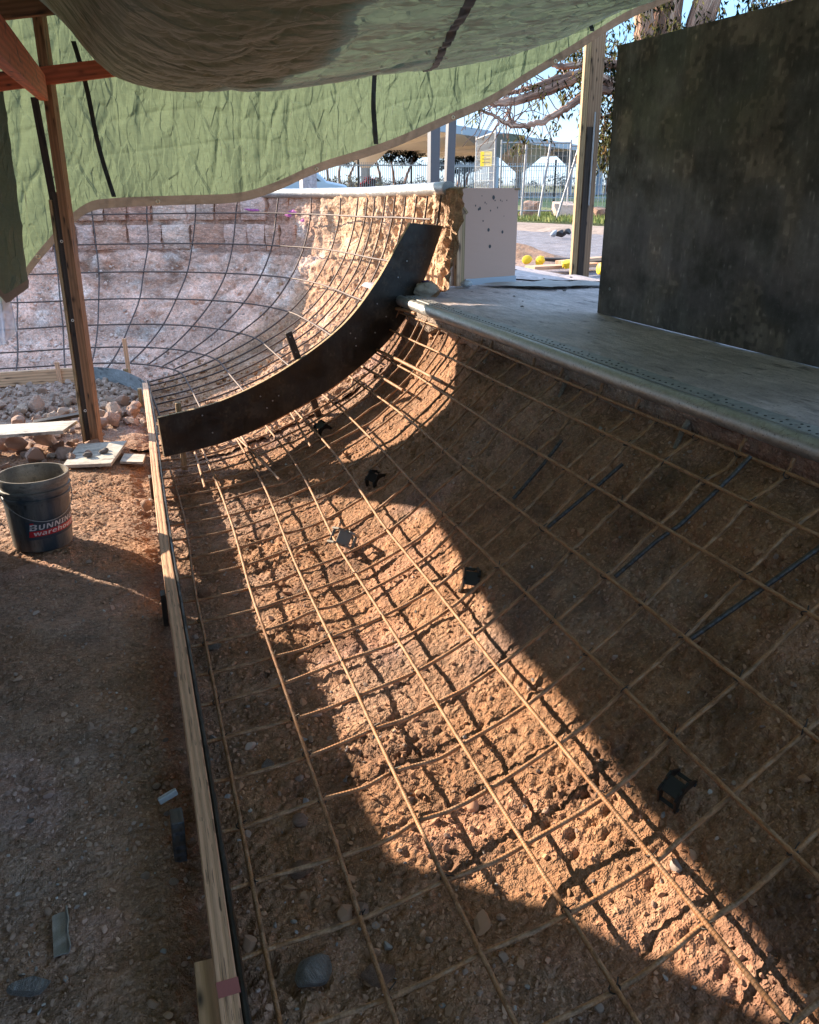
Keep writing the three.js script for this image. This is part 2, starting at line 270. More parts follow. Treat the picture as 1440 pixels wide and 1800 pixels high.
function soilColor(x, y, z, out = []) {
  const n = fbm(x * 1.3, y * 1.3 + 3, z * 1.3, 3), m = fbm(x * 6, y * 6, z * 6, 2);
  let r = 0.465, g = 0.26, b = 0.148;                                   // orange-brown earth
  const grey = clamp(sst(0.10, -0.25, n) * 0.5 + sst(0.3, -0.5, x) * sst(-3.6, -2.2, z) * 0.75);
  r = lerp(r, 0.45, grey); g = lerp(g, 0.325, grey); b = lerp(b, 0.26, grey); r *= 1 + 0.2 * grey; g *= 1 + 0.22 * grey; b *= 1 + 0.28 * grey;
  const pink = sst(-5.0, -6.2, z) * sst(0.5, 0.0, x); r = lerp(r, 0.46, pink); g = lerp(g, 0.33, pink); b = lerp(b, 0.26, pink);
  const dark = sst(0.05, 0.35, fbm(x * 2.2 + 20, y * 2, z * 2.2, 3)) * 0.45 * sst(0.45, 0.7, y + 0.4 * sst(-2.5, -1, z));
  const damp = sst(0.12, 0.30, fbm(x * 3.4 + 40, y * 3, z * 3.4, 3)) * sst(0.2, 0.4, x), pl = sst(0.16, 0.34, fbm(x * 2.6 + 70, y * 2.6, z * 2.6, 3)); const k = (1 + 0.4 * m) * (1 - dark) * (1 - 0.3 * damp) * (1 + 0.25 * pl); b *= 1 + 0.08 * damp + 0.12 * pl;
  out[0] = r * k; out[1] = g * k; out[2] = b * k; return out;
}
// ground + near bank as one sheet; rows closer together near the camera
const ZR = []; for (let z = 0.35; z > -5.32;) { ZR.push(z); z -= clamp(0.0042 * Math.hypot(min(z, -0.4) * 1.0, 1.2), 0.0055, 0.016); }
const AR = []; for (let a = 0; a < NTOT;) { AR.push(a); a += a < 0.75 ? 0.022 : 0.0085; } AR.push(NTOT);
const nearPts = [];
const groundGeo = grid(AR.length - 1, ZR.length - 1, (i, j) => {
  const z = ZR[j], a = AR[i], [x, y, nx, ny] = section(z, a);
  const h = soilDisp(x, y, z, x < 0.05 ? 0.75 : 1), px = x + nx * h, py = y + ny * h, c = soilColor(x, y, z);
  if ((i + j * 7) % 5 === 0) nearPts.push(px, py, z, nx, ny);
  return [px, py, z, a, -z, c[0], c[1], c[2]];
});
const ground = struct('ground', groundGeo, M.soil);
// floor further left and behind, coarser
{
  const farLeft = grid(190, 200, (i, j) => { const x = lerp(-2.2, 0.36, i / 190), z = lerp(-5.28, -7.62, j / 200), h = soilDisp(x, 0, z, 1.3), c = soilColor(x, 0, z); return [x, h - 0.004 - 0.03 * sst(0.1, 0.3, x), z, x, -z, c[0], c[1], c[2]]; });
  struct('ground_left', farLeft, M.soil);
  const base = grid(60, 80, (i, j) => { const x = lerp(-11, 0.4, i / 60), z = lerp(5, -11.5, j / 80), c = soilColor(x, 0, z); return [x, -0.075 + 0.05 * fbm(x, 1, z, 2), z, x, -z, c[0], c[1], c[2]]; });
  struct('bowl_floor', base, M.soil);
}
// far bowl: section swept along the floor edge (straight, corner, straight)
const FP = [[-0.05, -0.035], [0.15, -0.02], [0.35, 0.02], [0.7, 0.115], [1.05, 0.25], [1.35, 0.43], [1.57, 0.66], [1.68, 0.84], [1.79, 0.88], [1.83, 1.0], [1.86, 1.2], [1.88, 1.43]];
const FCUM = [0]; for (let i = 1; i < FP.length; i++) FCUM.push(FCUM[i - 1] + Math.hypot(FP[i][0] - FP[i - 1][0], FP[i][1] - FP[i - 1][1]));
const FTOT = FCUM[FCUM.length - 1], FX = FP.map(p => p[0]), FY = FP.map(p => p[1]);
const EC = [-0.19, -6.92], ER = 0.48, ZF = EC[1] - ER;              // floor corner centre and radius
const S1 = 6.92 - 4.95, S2 = S1 + 1.9;                               // arc length (nominal) of corner = 1.9 (at about u = 0.75)
const topH = s => lerp(1.485, 1.405, clamp((s - 0.2) / (S2 - 0.2)));
function sweep(s, u) {                                               // -> [x, z, nx, nz] (n outward)
  if (s < S1) return [EC[0] + ER + u, -4.95 - s, 1, 0];
  if (s < S2) { const a = (s - S1) / (S2 - S1) * PI / 2; return [EC[0] + (ER + u) * cos(a), EC[1] - (ER + u) * sin(a), cos(a), -sin(a)]; }
  return [EC[0] - (s - S2), ZF - u, 0, -1];
}
const SEND = S2 + 4.2;
{
  const NS = 620, NA = 210;
  const g = grid(NS, NA, (i, j) => {
    const s = i / NS * SEND, a = j / NA * FTOT; const u = interp(a, FCUM, FX), y = interp(a, FCUM, FY), u2 = interp(a + 0.02, FCUM, FX), y2 = interp(a + 0.02, FCUM, FY);
    const l = Math.hypot(u2 - u, y2 - y) || 1, nu = -(y2 - y) / l, ny = (u2 - u) / l;
    const [x, z, ox, oz] = sweep(s, u);
    const wall = sst(0.84, 0.93, y), slope = 1 - wall;
    let h = slope * (soilDisp(x, y, z, 1.3) + 0.05 * abs(nz(x * 5, y * 5, z * 5)) * sst(0.05, 0.3, y) + 0.02 * ridge(x * 14, y * 14, z * 14) * sst(0, 0.3, y));
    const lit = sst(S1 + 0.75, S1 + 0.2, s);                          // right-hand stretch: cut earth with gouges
    const al = x * oz - z * ox;
    h += wall * lerp(0.018 * ridge(al * 7, y * 5, 3) + 0.012 * nz(al * 20, y * 14, 2), 0.040 * ridge(al * 9 + y * 1.5, y * 3.2, 1) + 0.022 * ridge(al * 22, y * 9, 5) + 0.014 * nz(al * 50, y * 30, 7), lit);
    const pn = fbm(x * 2.4, y * 2.4, z * 2.4, 3), wn = sst(0.08, 0.3, fbm(x * 3.3 + 7, y * 3.3, z * 3.3, 3));
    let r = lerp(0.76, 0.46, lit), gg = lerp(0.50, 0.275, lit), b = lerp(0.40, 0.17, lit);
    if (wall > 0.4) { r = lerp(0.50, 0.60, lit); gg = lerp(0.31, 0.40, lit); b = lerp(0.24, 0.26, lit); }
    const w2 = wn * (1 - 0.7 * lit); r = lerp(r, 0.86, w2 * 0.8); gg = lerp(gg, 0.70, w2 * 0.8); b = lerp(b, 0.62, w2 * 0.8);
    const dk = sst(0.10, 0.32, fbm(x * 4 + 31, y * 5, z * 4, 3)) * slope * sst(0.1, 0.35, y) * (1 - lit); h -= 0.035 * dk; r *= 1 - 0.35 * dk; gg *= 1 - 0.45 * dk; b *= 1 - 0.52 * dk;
    const k = 1 + 1.0 * pn; const yy = y * (y > 0.9 ? topH(s) / 1.43 : 1);
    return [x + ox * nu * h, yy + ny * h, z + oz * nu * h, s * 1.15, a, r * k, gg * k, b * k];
  });
  const wall = struct('bowl_wall', g, M.stoneWall);
  // cut sandstone blocks in two courses along the top of the far wall
  const mats = [[0.84, 0.56, 0.45], [0.92, 0.70, 0.60], [0.72, 0.45, 0.35], [0.86, 0.62, 0.54], [0.78, 0.48, 0.38]].map(c => std({ color: C(...c), map: rep(soilMap, 1.3), bumpMap: rep(soilBump, 1.3), bumpScale: 0.012, roughness: 0.95 }));
  const f = rngOf(99);
  for (let row = 0; row < 2; row++) {
    let s = S1 + 0.62 + row * 0.06;
    while (s < S2 + 1.9) {
      const w = rr(0.16, 0.36, f), hgt = (row ? 0.225 : 0.25) * rr(0.94, 1, f), y0 = row ? 1.185 : 0.915;
      const ws = s < S2 ? w * 1.9 / (2.35 * PI / 2) : w;
      const geo = new THREE.BoxGeometry(1, 1, 1, 8, 6, 2); const p = geo.attributes.position, sd = f() * 50, tilt = rr(-0.02, 0.02, f), out = rr(0.0, 0.045, f);
      for (let i = 0; i < p.count; i++) {
        const a = p.getX(i), b = p.getY(i), c = p.getZ(i);
        const e = max(abs(a), abs(b)) > 0.49 ? 1 : 0, ss = s + ws * (0.5 + a * 0.94), y = (y0 + hgt * (0.5 + b * 0.93)) * topH(ss) / 1.43;
        const front = c > 0 ? 1 : 0, n1 = nz(a * 2.2 + sd, b * 2.2, sd), n2 = nz(a * 6 + sd, b * 6, sd + 5);
        const u = (row ? 1.845 : 1.80) - (front ? out + tilt * a * 2 + 0.018 * n1 + 0.01 * n2 - 0.014 * e : -0.06);
        const [x, z] = sweep(ss + e * 0.01 * n2, u); p.setXYZ(i, x, y + e * 0.008 * n1, z); geo.attributes.uv.setXY(i, ss + sd, y);
      }
      const gg = toCreasedNormals(geo, 0.7);
      mesh('stone_block', gg, mats[floor(f() * 5)], wall); s += ws * 1.02;
    }
  }
}
// end face of the raised bank beside the plywood box, from the bowl section to the box corner
{
  const g = grid(90, 110, (i, j) => {
    const t = i / 90, y = lerp(0.6, 1.46, j / 110), u = interp(y, FY, FX), x0 = EC[0] + ER + u - 0.02, x1 = 2.262 - 0.075 * sst(1.22, 1.45, y), x = lerp(x0, x1, t);
    const n = 0.05 * ridge(x * 7, y * 5 + x * 3, 2) + 0.03 * nz(x * 22, y * 14, 4) + 0.012 * nz(x * 55, y * 50, 1);
    const k = 1 + 0.5 * fbm(x * 4, y * 4, 3, 3), z = -5.24 - 0.19 * t * t - 0.02 * t + 0.75 * n * sin(PI * min(1, t * 1.2 + 0.15));
    return [x, y, z, x, y, 0.54 * k, 0.34 * k, 0.20 * k];
  });
  struct('bank_end', g, M.stoneWall);
}
// deck slabs
{
  const g = grid(70, 330, (i, j) => { const x = lerp(1.775, 3.5, i / 70), z = lerp(1.2, -5.9, j / 330); const e = sst(0, 0.03, x - 1.775); return [x, 0.858 + e * (0.006 * fbm(x * 3, 1, z * 3, 3) + 0.004 * nz(x * 12, 2, z * 5)) - (i === 0 || i === 70 ? 0.02 : 0), z, z, x, 1, 1, 1]; });
  const s = grid(1, 40, (i, j) => [3.5 , i ? 0.70 : 0.838, lerp(1.2, -9, j / 40), j / 8, i * 0.2, 1, 1, 1]);
  const b = grid(8, 30, (i, j) => { const x = lerp(2.5, 3.5, i / 8), z = lerp(-5.9, -9, j / 30); return [x, 0.858 - (i === 8 ? 0.02 : 0), z, z, x, 1, 1, 1]; });
  struct('concrete_deck', mergeGeometries([g, s, b]), M.conc);
  // upper deck behind the far coping
  const NU = 6, up = grid(120, NU, (i, j) => { const s = lerp(0.78, SEND, i / 120), u = lerp(1.90, lerp(1.96, 3.4, sst(S1, S2, s)), j / NU), [x, z] = sweep(s, u); return [x, topH(s) - 0.03 - 0.012 * (j === NU && s > S1 ? 40 : 0), z, x, z, 1, 1, 1]; });
  struct('upper_deck', up, M.conc);
}

// ---------------------------------------------------------------- upper terrain, gravel, path, grass
{
  const sh = new THREE.Shape(); sh.moveTo(-500, -500); sh.lineTo(500, -500); sh.lineTo(500, 500); sh.lineTo(-500, 500); sh.closePath();
  const hole = new THREE.Path(); hole.moveTo(-9, -4); hole.lineTo(-9, 11); hole.lineTo(2.9, 11); hole.lineTo(2.9, -4); hole.closePath(); sh.holes.push(hole);
  const g = new THREE.ShapeGeometry(sh); g.rotateX(-PI / 2); g.translate(0, 0.69, 0);
  struct('field', g, std({ color: C(0.16, 0.17, 0.07), map: rep(soilMap, 0.25), bumpMap: rep(soilBump, 0.25), bumpScale: 0.03, roughness: 1 }));
  const yard = grid(150, 190, (i, j) => {
    const x = lerp(3.42, 16, i / 150), z = lerp(3, -18, j / 190), m = exp(-pow((x - 4.35) / 0.42, 2) - pow((z + 9.0) / 1.1, 2));
    const y = 0.735 + 0.02 * fbm(x * 1.5, 0, z * 1.5, 3) + 0.006 * nz(x * 9, 1, z * 9) + m * (0.11 + 0.07 * ridge(x * 3, 2, z * 3) + 0.03 * nz(x * 9, 3, z * 9));
    const o = clamp(m * 2.4 + 0.25 * fbm(x, 2, z, 2) + sst(4.2, 3.7, x) * 0.6), k = 1 + 0.5 * fbm(x * 5, 1, z * 5, 3);
    return [x, y - 0.06 * (i === 150 || j === 190), z, x, -z, lerp(0.36, 0.52, o) * k, lerp(0.345, 0.30, o) * k, lerp(0.37, 0.18, o) * k];
  });
  struct('gravel', yard, M.soil);
  // light concrete path with a kerb edge, then turf
  const strip = (name, A, B, y0, y1, mat, n = 24) => struct(name, grid(n, 4, (i, j) => { const t = i / n, a = [lerp(A[0][0], A[1][0], t), lerp(A[0][1], A[1][1], t)], b = [lerp(B[0][0], B[1][0], t), lerp(B[0][1], B[1][1], t)]; const e = j / 4, edge = j === 0 || j === 4; const x = lerp(a[0], b[0], e), z = lerp(a[1], b[1], e); return [x, edge ? y0 : y1 + 0.02 * nz(x, 0, z), z, x, z, 1, 1, 1]; }), mat);
  strip('concrete_path', [[5.9, -17.2], [9.6, -8.2]], [[7.1, -19.5], [11.2, -9.6]], 0.70, 0.80, std({ color: C(0.50, 0.38, 0.31), map: rep(concMap, 0.5), roughness: 0.85 }));
  strip('turf', [[7.1, -19.6], [11.3, -9.7]], [[10.0, -24.5], [14.6, -12.6]], 0.68, 0.80, std({ color: C(0.17, 0.20, 0.06), map: rep(soilMap, 0.6), bumpMap: rep(soilBump, 0.6), bumpScale: 0.05, roughness: 1 }), 60);
  strip('lawn', [[9.6, -28], [17, -14]], [[36, -62], [60, -30]], 0.68, 0.74, std({ color: C(0.24, 0.27, 0.08), map: rep(soilMap, 0.12), bumpMap: rep(soilBump, 0.12), bumpScale: 0.08, roughness: 1 }), 40);
  // grass blades over the turf
  const f = rngOf(5), blade = new THREE.BufferGeometry(); blade.setAttribute('position', new THREE.Float32BufferAttribute([-0.006, 0, 0, 0.006, 0, 0, 0.012, 0.07, 0.02], 3)); blade.setAttribute('normal', new THREE.Float32BufferAttribute([0, 0.6, 0.8, 0, 0.6, 0.8, 0, 0.6, 0.8], 3));
  const N = 26000, im = new THREE.InstancedMesh(blade, std({ color: C(1, 1, 1), roughness: 0.8 }), N), d = new THREE.Object3D(), c = new THREE.Color();
  for (let i = 0; i < N; i++) {
    const t = f(), e = 0.03 + 0.94 * f() , ax = lerp(7.1, 11.3, t), az = lerp(-19.6, -9.7, t), bx = lerp(10, 14.6, t), bz = lerp(-24.5, -12.6, t);
    const x = lerp(ax, bx, e), z = lerp(az, bz, e), k = fbm(x * 0.8, 3, z * 0.8, 2); const bare = k > 0.12; d.position.set(x, bare ? 0.74 : 0.80, z); d.rotation.set(rr(-0.4, 0.4, f), f() * 6.3, 0); d.scale.setScalar(rr(0.6, 1.7, f) * 1.1); d.updateMatrix(); im.setMatrixAt(i, d.matrix); const q = f(); im.setColorAt(i, c.setRGB(lerp(0.17, 0.33, q), lerp(0.24, 0.34, q), lerp(0.05, 0.10, q)));
  }
  im.name = 'grass'; tag(im, 'short green grass along the strip below the temporary fence', 'grass'); stuff(im); scene.add(im);
}
// loose crumbs and pebbles on the earth
{
  const f = rngOf(21), geos = [rockGeo(1, 1, 0.7), rockGeo(2, 2, 0.9), rockGeo(3, 1, 0.8)], n = nearPts.length / 5 | 0, d = new THREE.Object3D(), c = new THREE.Color();
  const cnt = [9500, 6500, 9500];
  geos.forEach((g, k) => {
    const im = new THREE.InstancedMesh(g, M.crumb, cnt[k]);
    for (let i = 0; i < cnt[k]; i++) {
      let q, x, y, z; for (let tr = 0; tr < 8; tr++) { q = floor(f() * n) * 5; x = nearPts[q]; y = nearPts[q + 1]; z = nearPts[q + 2]; if (x < -0.95 && tr < 7) continue; const dens = (x > 0.15 && x < 0.75 ? 1 : x < 0.15 ? 0.75 : 0.4) * (0.4 + sst(-0.2, 0.3, fbm(x * 2, 5, z * 2, 2))); if (f() < dens) break; }
      const s = 0.0025 + 0.0055 * pow(f(), 2.2) + (f() < 0.02 ? 0.011 * f() : 0) + (x < 0.75 && x > 0.1 && z > -2.6 && f() < 0.04 ? 0.014 * f() : 0);
      d.position.set(x + nearPts[q + 3] * s * 0.2, y + nearPts[q + 4] * s * 0.2, z); d.rotation.set(f() * 6, f() * 6, f() * 6); d.scale.set(s * rr(0.7, 1.7, f), s * rr(0.4, 1, f), s * rr(0.7, 1.3, f)); d.updateMatrix(); im.setMatrixAt(i, d.matrix);
      const col = soilColor(x, y, z), w = f(), pale = w > 0.99 ? 1.35 : 0.65 + 0.45 * f(), gy = w > 0.95 ? 0.85 : w > 0.8 ? 0.4 : 0; const mn = (col[0] + col[1] + col[2]) / 3 * 1.15;
      im.setColorAt(i, c.setRGB(min(0.8, lerp(col[0], mn, gy) * pale), min(0.8, lerp(col[1], mn, gy) * pale), min(0.8, lerp(col[2], mn, gy) * pale)));
    }
    im.name = numbered('pebbles'); tag(im, ['fine reddish soil crumbs scattered over the bare earth', 'small rounded pebbles scattered over the bare earth', 'angular little stone chips scattered over the bare earth'][k], 'pebbles'); stuff(im); scene.add(im);
  });
}

// ---------------------------------------------------------------- coping pipes
function coping(name, label, pts, r, dotSide) {
  const t = thing(name, label, 'coping pipe'); const g = barGeo(pts, r, 20); mesh('pipe', g, M.galv, t);
  return t;
}
{
  const pts = []; for (let z = 1.2; z >= -5.0; z -= 0.1) pts.push(V(1.765 + 0.004 * sin(z * 3), 0.838, z)); pts.push(V(1.765, 0.838, -5.04));
  const t = coping('coping_pipe', 'galvanised steel coping along the near deck edge with its bare end at the black template', pts, 0.031);
  const fl = new RoundedBoxGeometry(0.075, 0.006, 6.1, 2, 0.002); boxUV(fl); fl.translate(1.815, 0.868, -1.93); mesh('flange', fl, M.galvDull, t);
  const ds = [], f = rngOf(3); for (let z = 0.9; z > -4.95; z -= 0.034) { const s = new THREE.SphereGeometry(0.0052, 6, 4); s.scale(1, 0.45, 1); s.translate(1.795 + rr(-0.003, 0.003, f), 0.8715, z); ds.push(s); if (f() < 0.25) { const q = s.clone(); q.translate(0.03, 0, rr(-0.01, 0.01, f)); ds.push(q); } }
  stuff(mesh('rivets', mergeGeometries(ds), M.dots, t));
}
{
  const pts = []; for (let i = 0; i <= 150; i++) { const s = lerp(0.28, SEND, i / 150), [x, z] = sweep(s, 1.855); pts.push(V(x, topH(s) - 0.005, z)); }
  const t = coping('coping_pipe', 'sunlit galvanised coping pipe along the top of the far wall, capped at the plywood box', pts, 0.040);
  const e = pts[0], cap = new THREE.CylinderGeometry(0.042, 0.042, 0.012, 28); cap.rotateX(PI / 2); cap.translate(e.x, e.y, e.z + 0.007); mesh('end_cap', cap, M.galvDull, t);
  const hole = new THREE.CylinderGeometry(0.006, 0.006, 0.004, 12); hole.rotateX(PI / 2); hole.translate(e.x + 0.004, e.y - 0.002, e.z + 0.0145); mesh('cap_hole', hole, M.dots, t);
}
// ragged concrete bed under the near coping
{
  const f = rngOf(12);
  const g = grid(9, 330, (i, j) => {
    const z = lerp(1.2, -4.95, j / 330), t = i / 9, low = 0.105 + 0.02 * sst(-3.5, -1.5, z) + 0.07 * fbm(1, 2, z * 2.2, 3) + 0.03 * nz(3, 1, z * 7);
    const y = 0.815 - low * t + 0.01 * nz(5, t * 4, z * 9), red = sst(-2.6, -1.7, z);
    const x = 1.752 + 0.045 * t * t + 0.012 * nz(t * 3, 7, z * 6) + 0.006 * nz(t * 9, 4, z * 24) + (i === 9 ? 0.10 : 0);
    const k = 1 + 0.5 * fbm(t * 2, z * 4, 1, 3); return [x, y - (i === 9 ? 0.0 : 0), z, z, t * 0.13, lerp(0.46, 0.50, red) * k, lerp(0.38, 0.29, red) * k, lerp(0.32, 0.21, red) * k];
  });
  struct('coping_bed', g, M.soil);
}
// ---------------------------------------------------------------- rebar
// near mesh lines (x,y) of the long bars: near section and the same bars at the template
const LN = [[0.178, 0.022], [0.385, 0.04], [0.577, 0.08], [0.765, 0.12], [0.955, 0.20], [1.13, 0.318], [1.29, 0.434], [1.455, 0.575], [1.60, 0.69], [1.715, 0.76]];
const LF = [[0.285, 0.025], [0.49, 0.04], [0.695, 0.08], [0.885, 0.135], [1.07, 0.21], [1.25, 0.29], [1.42, 0.395], [1.59, 0.53], [1.69, 0.66], [1.75, 0.765]];
function barXY(k, z) { const w = sst(-2.9, -4.5, z), d = drift(z); const a = LN[k][0] + d * (1 - clamp(LN[k][1] / 0.86)); return [lerp(a, LF[k][0], w), lerp(LN[k][1], LF[k][1], w)]; }
{
  const t = thing('rebar_mesh', 'rusty reinforcing mesh tied over the earth slope of the near bank', 'reinforcing mesh'), f = rngOf(31);
  for (let k = 0; k < 10; k++) {
    const pts = []; const z1 = k === 0 ? -4.75 : -5.25; for (let z = 0.3; z > z1 - 0.01; z -= 0.1) { const [x, y] = barXY(k, z); pts.push(V(x + 0.006 * nz(k * 5, z * 1.2, 3), y + 0.007 + 0.006 * nz(k * 5, z * 1.5, 9), z)); }
    mesh('long_bar', barGeo(pts, 0.0056, 8), M.rust, t);
  }
  const ties = [];
  const zs = []; for (let i = 0; i < 30; i++) zs.push(0.06 - i * 0.2); zs.splice(0, zs.length, ...[0.05, -0.15, -0.35, -0.55, -0.75, -0.95, -1.15, -1.344, -1.532, -1.728, -1.924, -2.1, -2.292, -2.475, -2.661, -2.835, -3.024, -3.237, -3.431, -3.642, -3.837, -4.033, -4.22, -4.384, -4.539, -4.694, -4.86, -5.03, -5.2]);
  zs.forEach((z, q) => {
    const pts = [], skew = rr(-0.02, 0.02, f); const xy = []; for (let k = 0; k < 10; k++) xy.push(barXY(k, z));
    xy.unshift([xy[0][0] - 0.05 - 0.03 * f(), xy[0][1] + 0.002]); if (f() < 0.6 || z < -3.6) xy.push([xy[10][0] + 0.02, xy[10][1] + 0.05]);
    for (let i = 0; i < xy.length; i++) {
      const a = xy[i], b = xy[min(i + 1, xy.length - 1)];
      pts.push(V(a[0] + 0.004 * nz(q, i, 1), a[1] - 0.002 + 0.008 * nz(q * 3.3, i * 1.7, 2), z + skew * i / 5 + 0.010 * nz(q * 2.1, i * 0.9, 5)));
      if (i < xy.length - 1 && i > 1 && f() < 0.55) { const s = rr(0.35, 0.65, f); pts.push(V(lerp(a[0], b[0], s), lerp(a[1], b[1], s) - rr(0, 0.014, f), z + skew * (i + s) / 5 + rr(-0.006, 0.006, f))); }
    }
    const cv = new THREE.CatmullRomCurve3(pts, false, 'centripetal', 0.5); mesh('cross_bar', barGeo(cv.getPoints(pts.length * 4), 0.0058, 8), M.rust, t);
    for (let k = 0; k < 10; k++) if (f() < 0.8) { const [x, y] = barXY(k, z); ties.push(barGeo([V(x + 0.004, y + 0.01, z + skew * k / 5), V(x + rr(0.008, 0.02, f), y + rr(0.014, 0.026, f), z + skew * k / 5 + rr(-0.015, 0.015, f))], 0.0016, 4)); const g = new THREE.TorusGeometry(0.0105, 0.0019, 5, 10); g.rotateX(f() * 3); g.rotateY(f() * 3); g.translate(x, y + 0.002, z + skew * k / 5); ties.push(g); }
  });
  // splice bars where the two meshes lap under the template
  const sp = [[[0.45, 0.032, -4.94], [0.425, 0.032, -4.29], 0.0075], [[0.73, 0.10, -5.08], [0.715, 0.095, -4.30], 0.0075], [[1.05, 0.215, -5.2], [0.99, 0.20, -4.28], 0.0065], [[1.60, 0.545, -5.22], [1.575, 0.585, -3.88], 0.0095], [[1.50, 0.455, -5.0], [1.50, 0.47, -4.25], 0.008], [[0.70, 0.095, -5.0], [0.76, 0.13, -4.0], 0.0065], [[1.735, 0.79, -5.05], [1.745, 0.80, -4.72], 0.010]];
  for (const [a, b, r] of sp) mesh('splice_bar', barGeo([V(...a), V(lerp(a[0], b[0], 0.5), lerp(a[1], b[1], 0.5) + 0.004, lerp(a[2], b[2], 0.5)), V(...b)], r, 8), M.rust, t);
  stuff(mesh('tie_wires', mergeGeometries(ties), M.wire, t));
}
// far mesh
{
  const t = thing('rebar_mesh', 'dark reinforcing mesh curving round the far pink stone wall', 'reinforcing mesh'), f = rngOf(41);
  const RU = [[0.03, 0.03], [0.31, 0.08], [0.61, 0.165], [0.95, 0.31], [1.27, 0.50], [1.50, 0.725], [1.66, 0.98], [1.745, 1.25]];
  const full = [...RU, [1.765, 1.385]];
  RU.forEach(([u, y], k) => { const pts = []; for (let s = k < 6 ? 0.12 : 0.28; s < SEND; s += 0.1) { const [x, z] = sweep(s, u + 0.010 * nz(k * 3, s, 1)); pts.push(V(x, y * lerp(1, topH(s) / 1.43, sst(0.3, 1.2, y)) + 0.007 * nz(k * 5, s * 1.3, 4), z)); } mesh('long_bar', barGeo(pts, 0.0068, 8), M.rustDark, t); });
  const ss = [0.2, 0.42, 0.62, 0.84, 1.05, 1.28, 1.5, 1.72, 1.95]; for (let s = S1 + 0.21; s < S2; s += 0.255) ss.push(s); for (let s = S2 + 0.1; s < SEND - 0.1; s += 0.37) ss.push(s);
  ss.forEach((s, q) => { const pts = [], cut = f() < 0.4 && s < S2 ? 2 : 0, sl = rr(-0.05, 0.05, f); for (let i = cut && s > S1 ? 1 : 0; i < full.length; i++) { const [x, z] = sweep(s + sl * (i / 8 - 0.5) + 0.012 * nz(q, i, 2), full[i][0] + 0.013); pts.push(V(x, full[i][1] * lerp(1, topH(s) / 1.43, sst(0.3, 1.2, full[i][1])), z)); } const cv = new THREE.CatmullRomCurve3(pts, false, 'centripetal'); mesh('cross_bar', barGeo(cv.getPoints(36), 0.0068, 8), M.rustDark, t); });
}
// ribbed dowels lying against the slope under the mesh
[[[[1.34, 0.425, -1.93], [1.45, 0.535, -1.90], [1.51, 0.585, -1.88], [1.655, 0.725, -1.86], [1.70, 0.78, -1.85]], 'upper'], [[[1.325, 0.42, -1.555], [1.485, 0.555, -1.51], [1.60, 0.675, -1.46], [1.70, 0.77, -1.43]], 'lower'], [[[1.355, 0.425, -2.63], [1.48, 0.535, -2.65], [1.56, 0.62, -2.66]], 'far'], [[[1.345, 0.42, -2.35], [1.495, 0.55, -2.32], [1.575, 0.64, -2.285]], 'mid']].forEach(([p, w]) => {
  const o = mesh('ribbed_dowel', barGeo(p.map(a => V(...a)), 0.0068, 8), M.ribbed);
  tag(o, { upper: 'dark ribbed dowel reaching up the shaded slope to the nearest crusted bar end', lower: 'dark ribbed steel dowel nearest the camera on the shaded slope by the right edge', far: 'short dark ribbed dowel farthest up the shaded slope towards the template', mid: 'dark ribbed dowel on the shaded slope, second from the template end' }[w], 'steel dowel', 'ribbed dowels under the mesh');
});
[[1.742, 0.745, -2.21, 'pale concrete-crusted bar end poking out under the coping nearest the camera'], [1.748, 0.742, -2.98, 'pale crusted bar end under the coping, the middle one of three'], [1.752, 0.745, -3.72, 'pale crusted bar end under the coping nearest the template']].forEach(([x, y, z, l]) => { const pts = [V(x + 0.03, y + 0.06, z), V(x, y + 0.01, z - 0.004), V(x - 0.03, y - 0.045, z + 0.006)]; tag(mesh('bar_end', barGeo(pts, 0.011, 9, 0.008), std({ color: C(0.40, 0.36, 0.30), map: soilMap, bumpMap: soilBump, bumpScale: 0.01 })), l, 'bar end', 'bar ends under the coping'); });

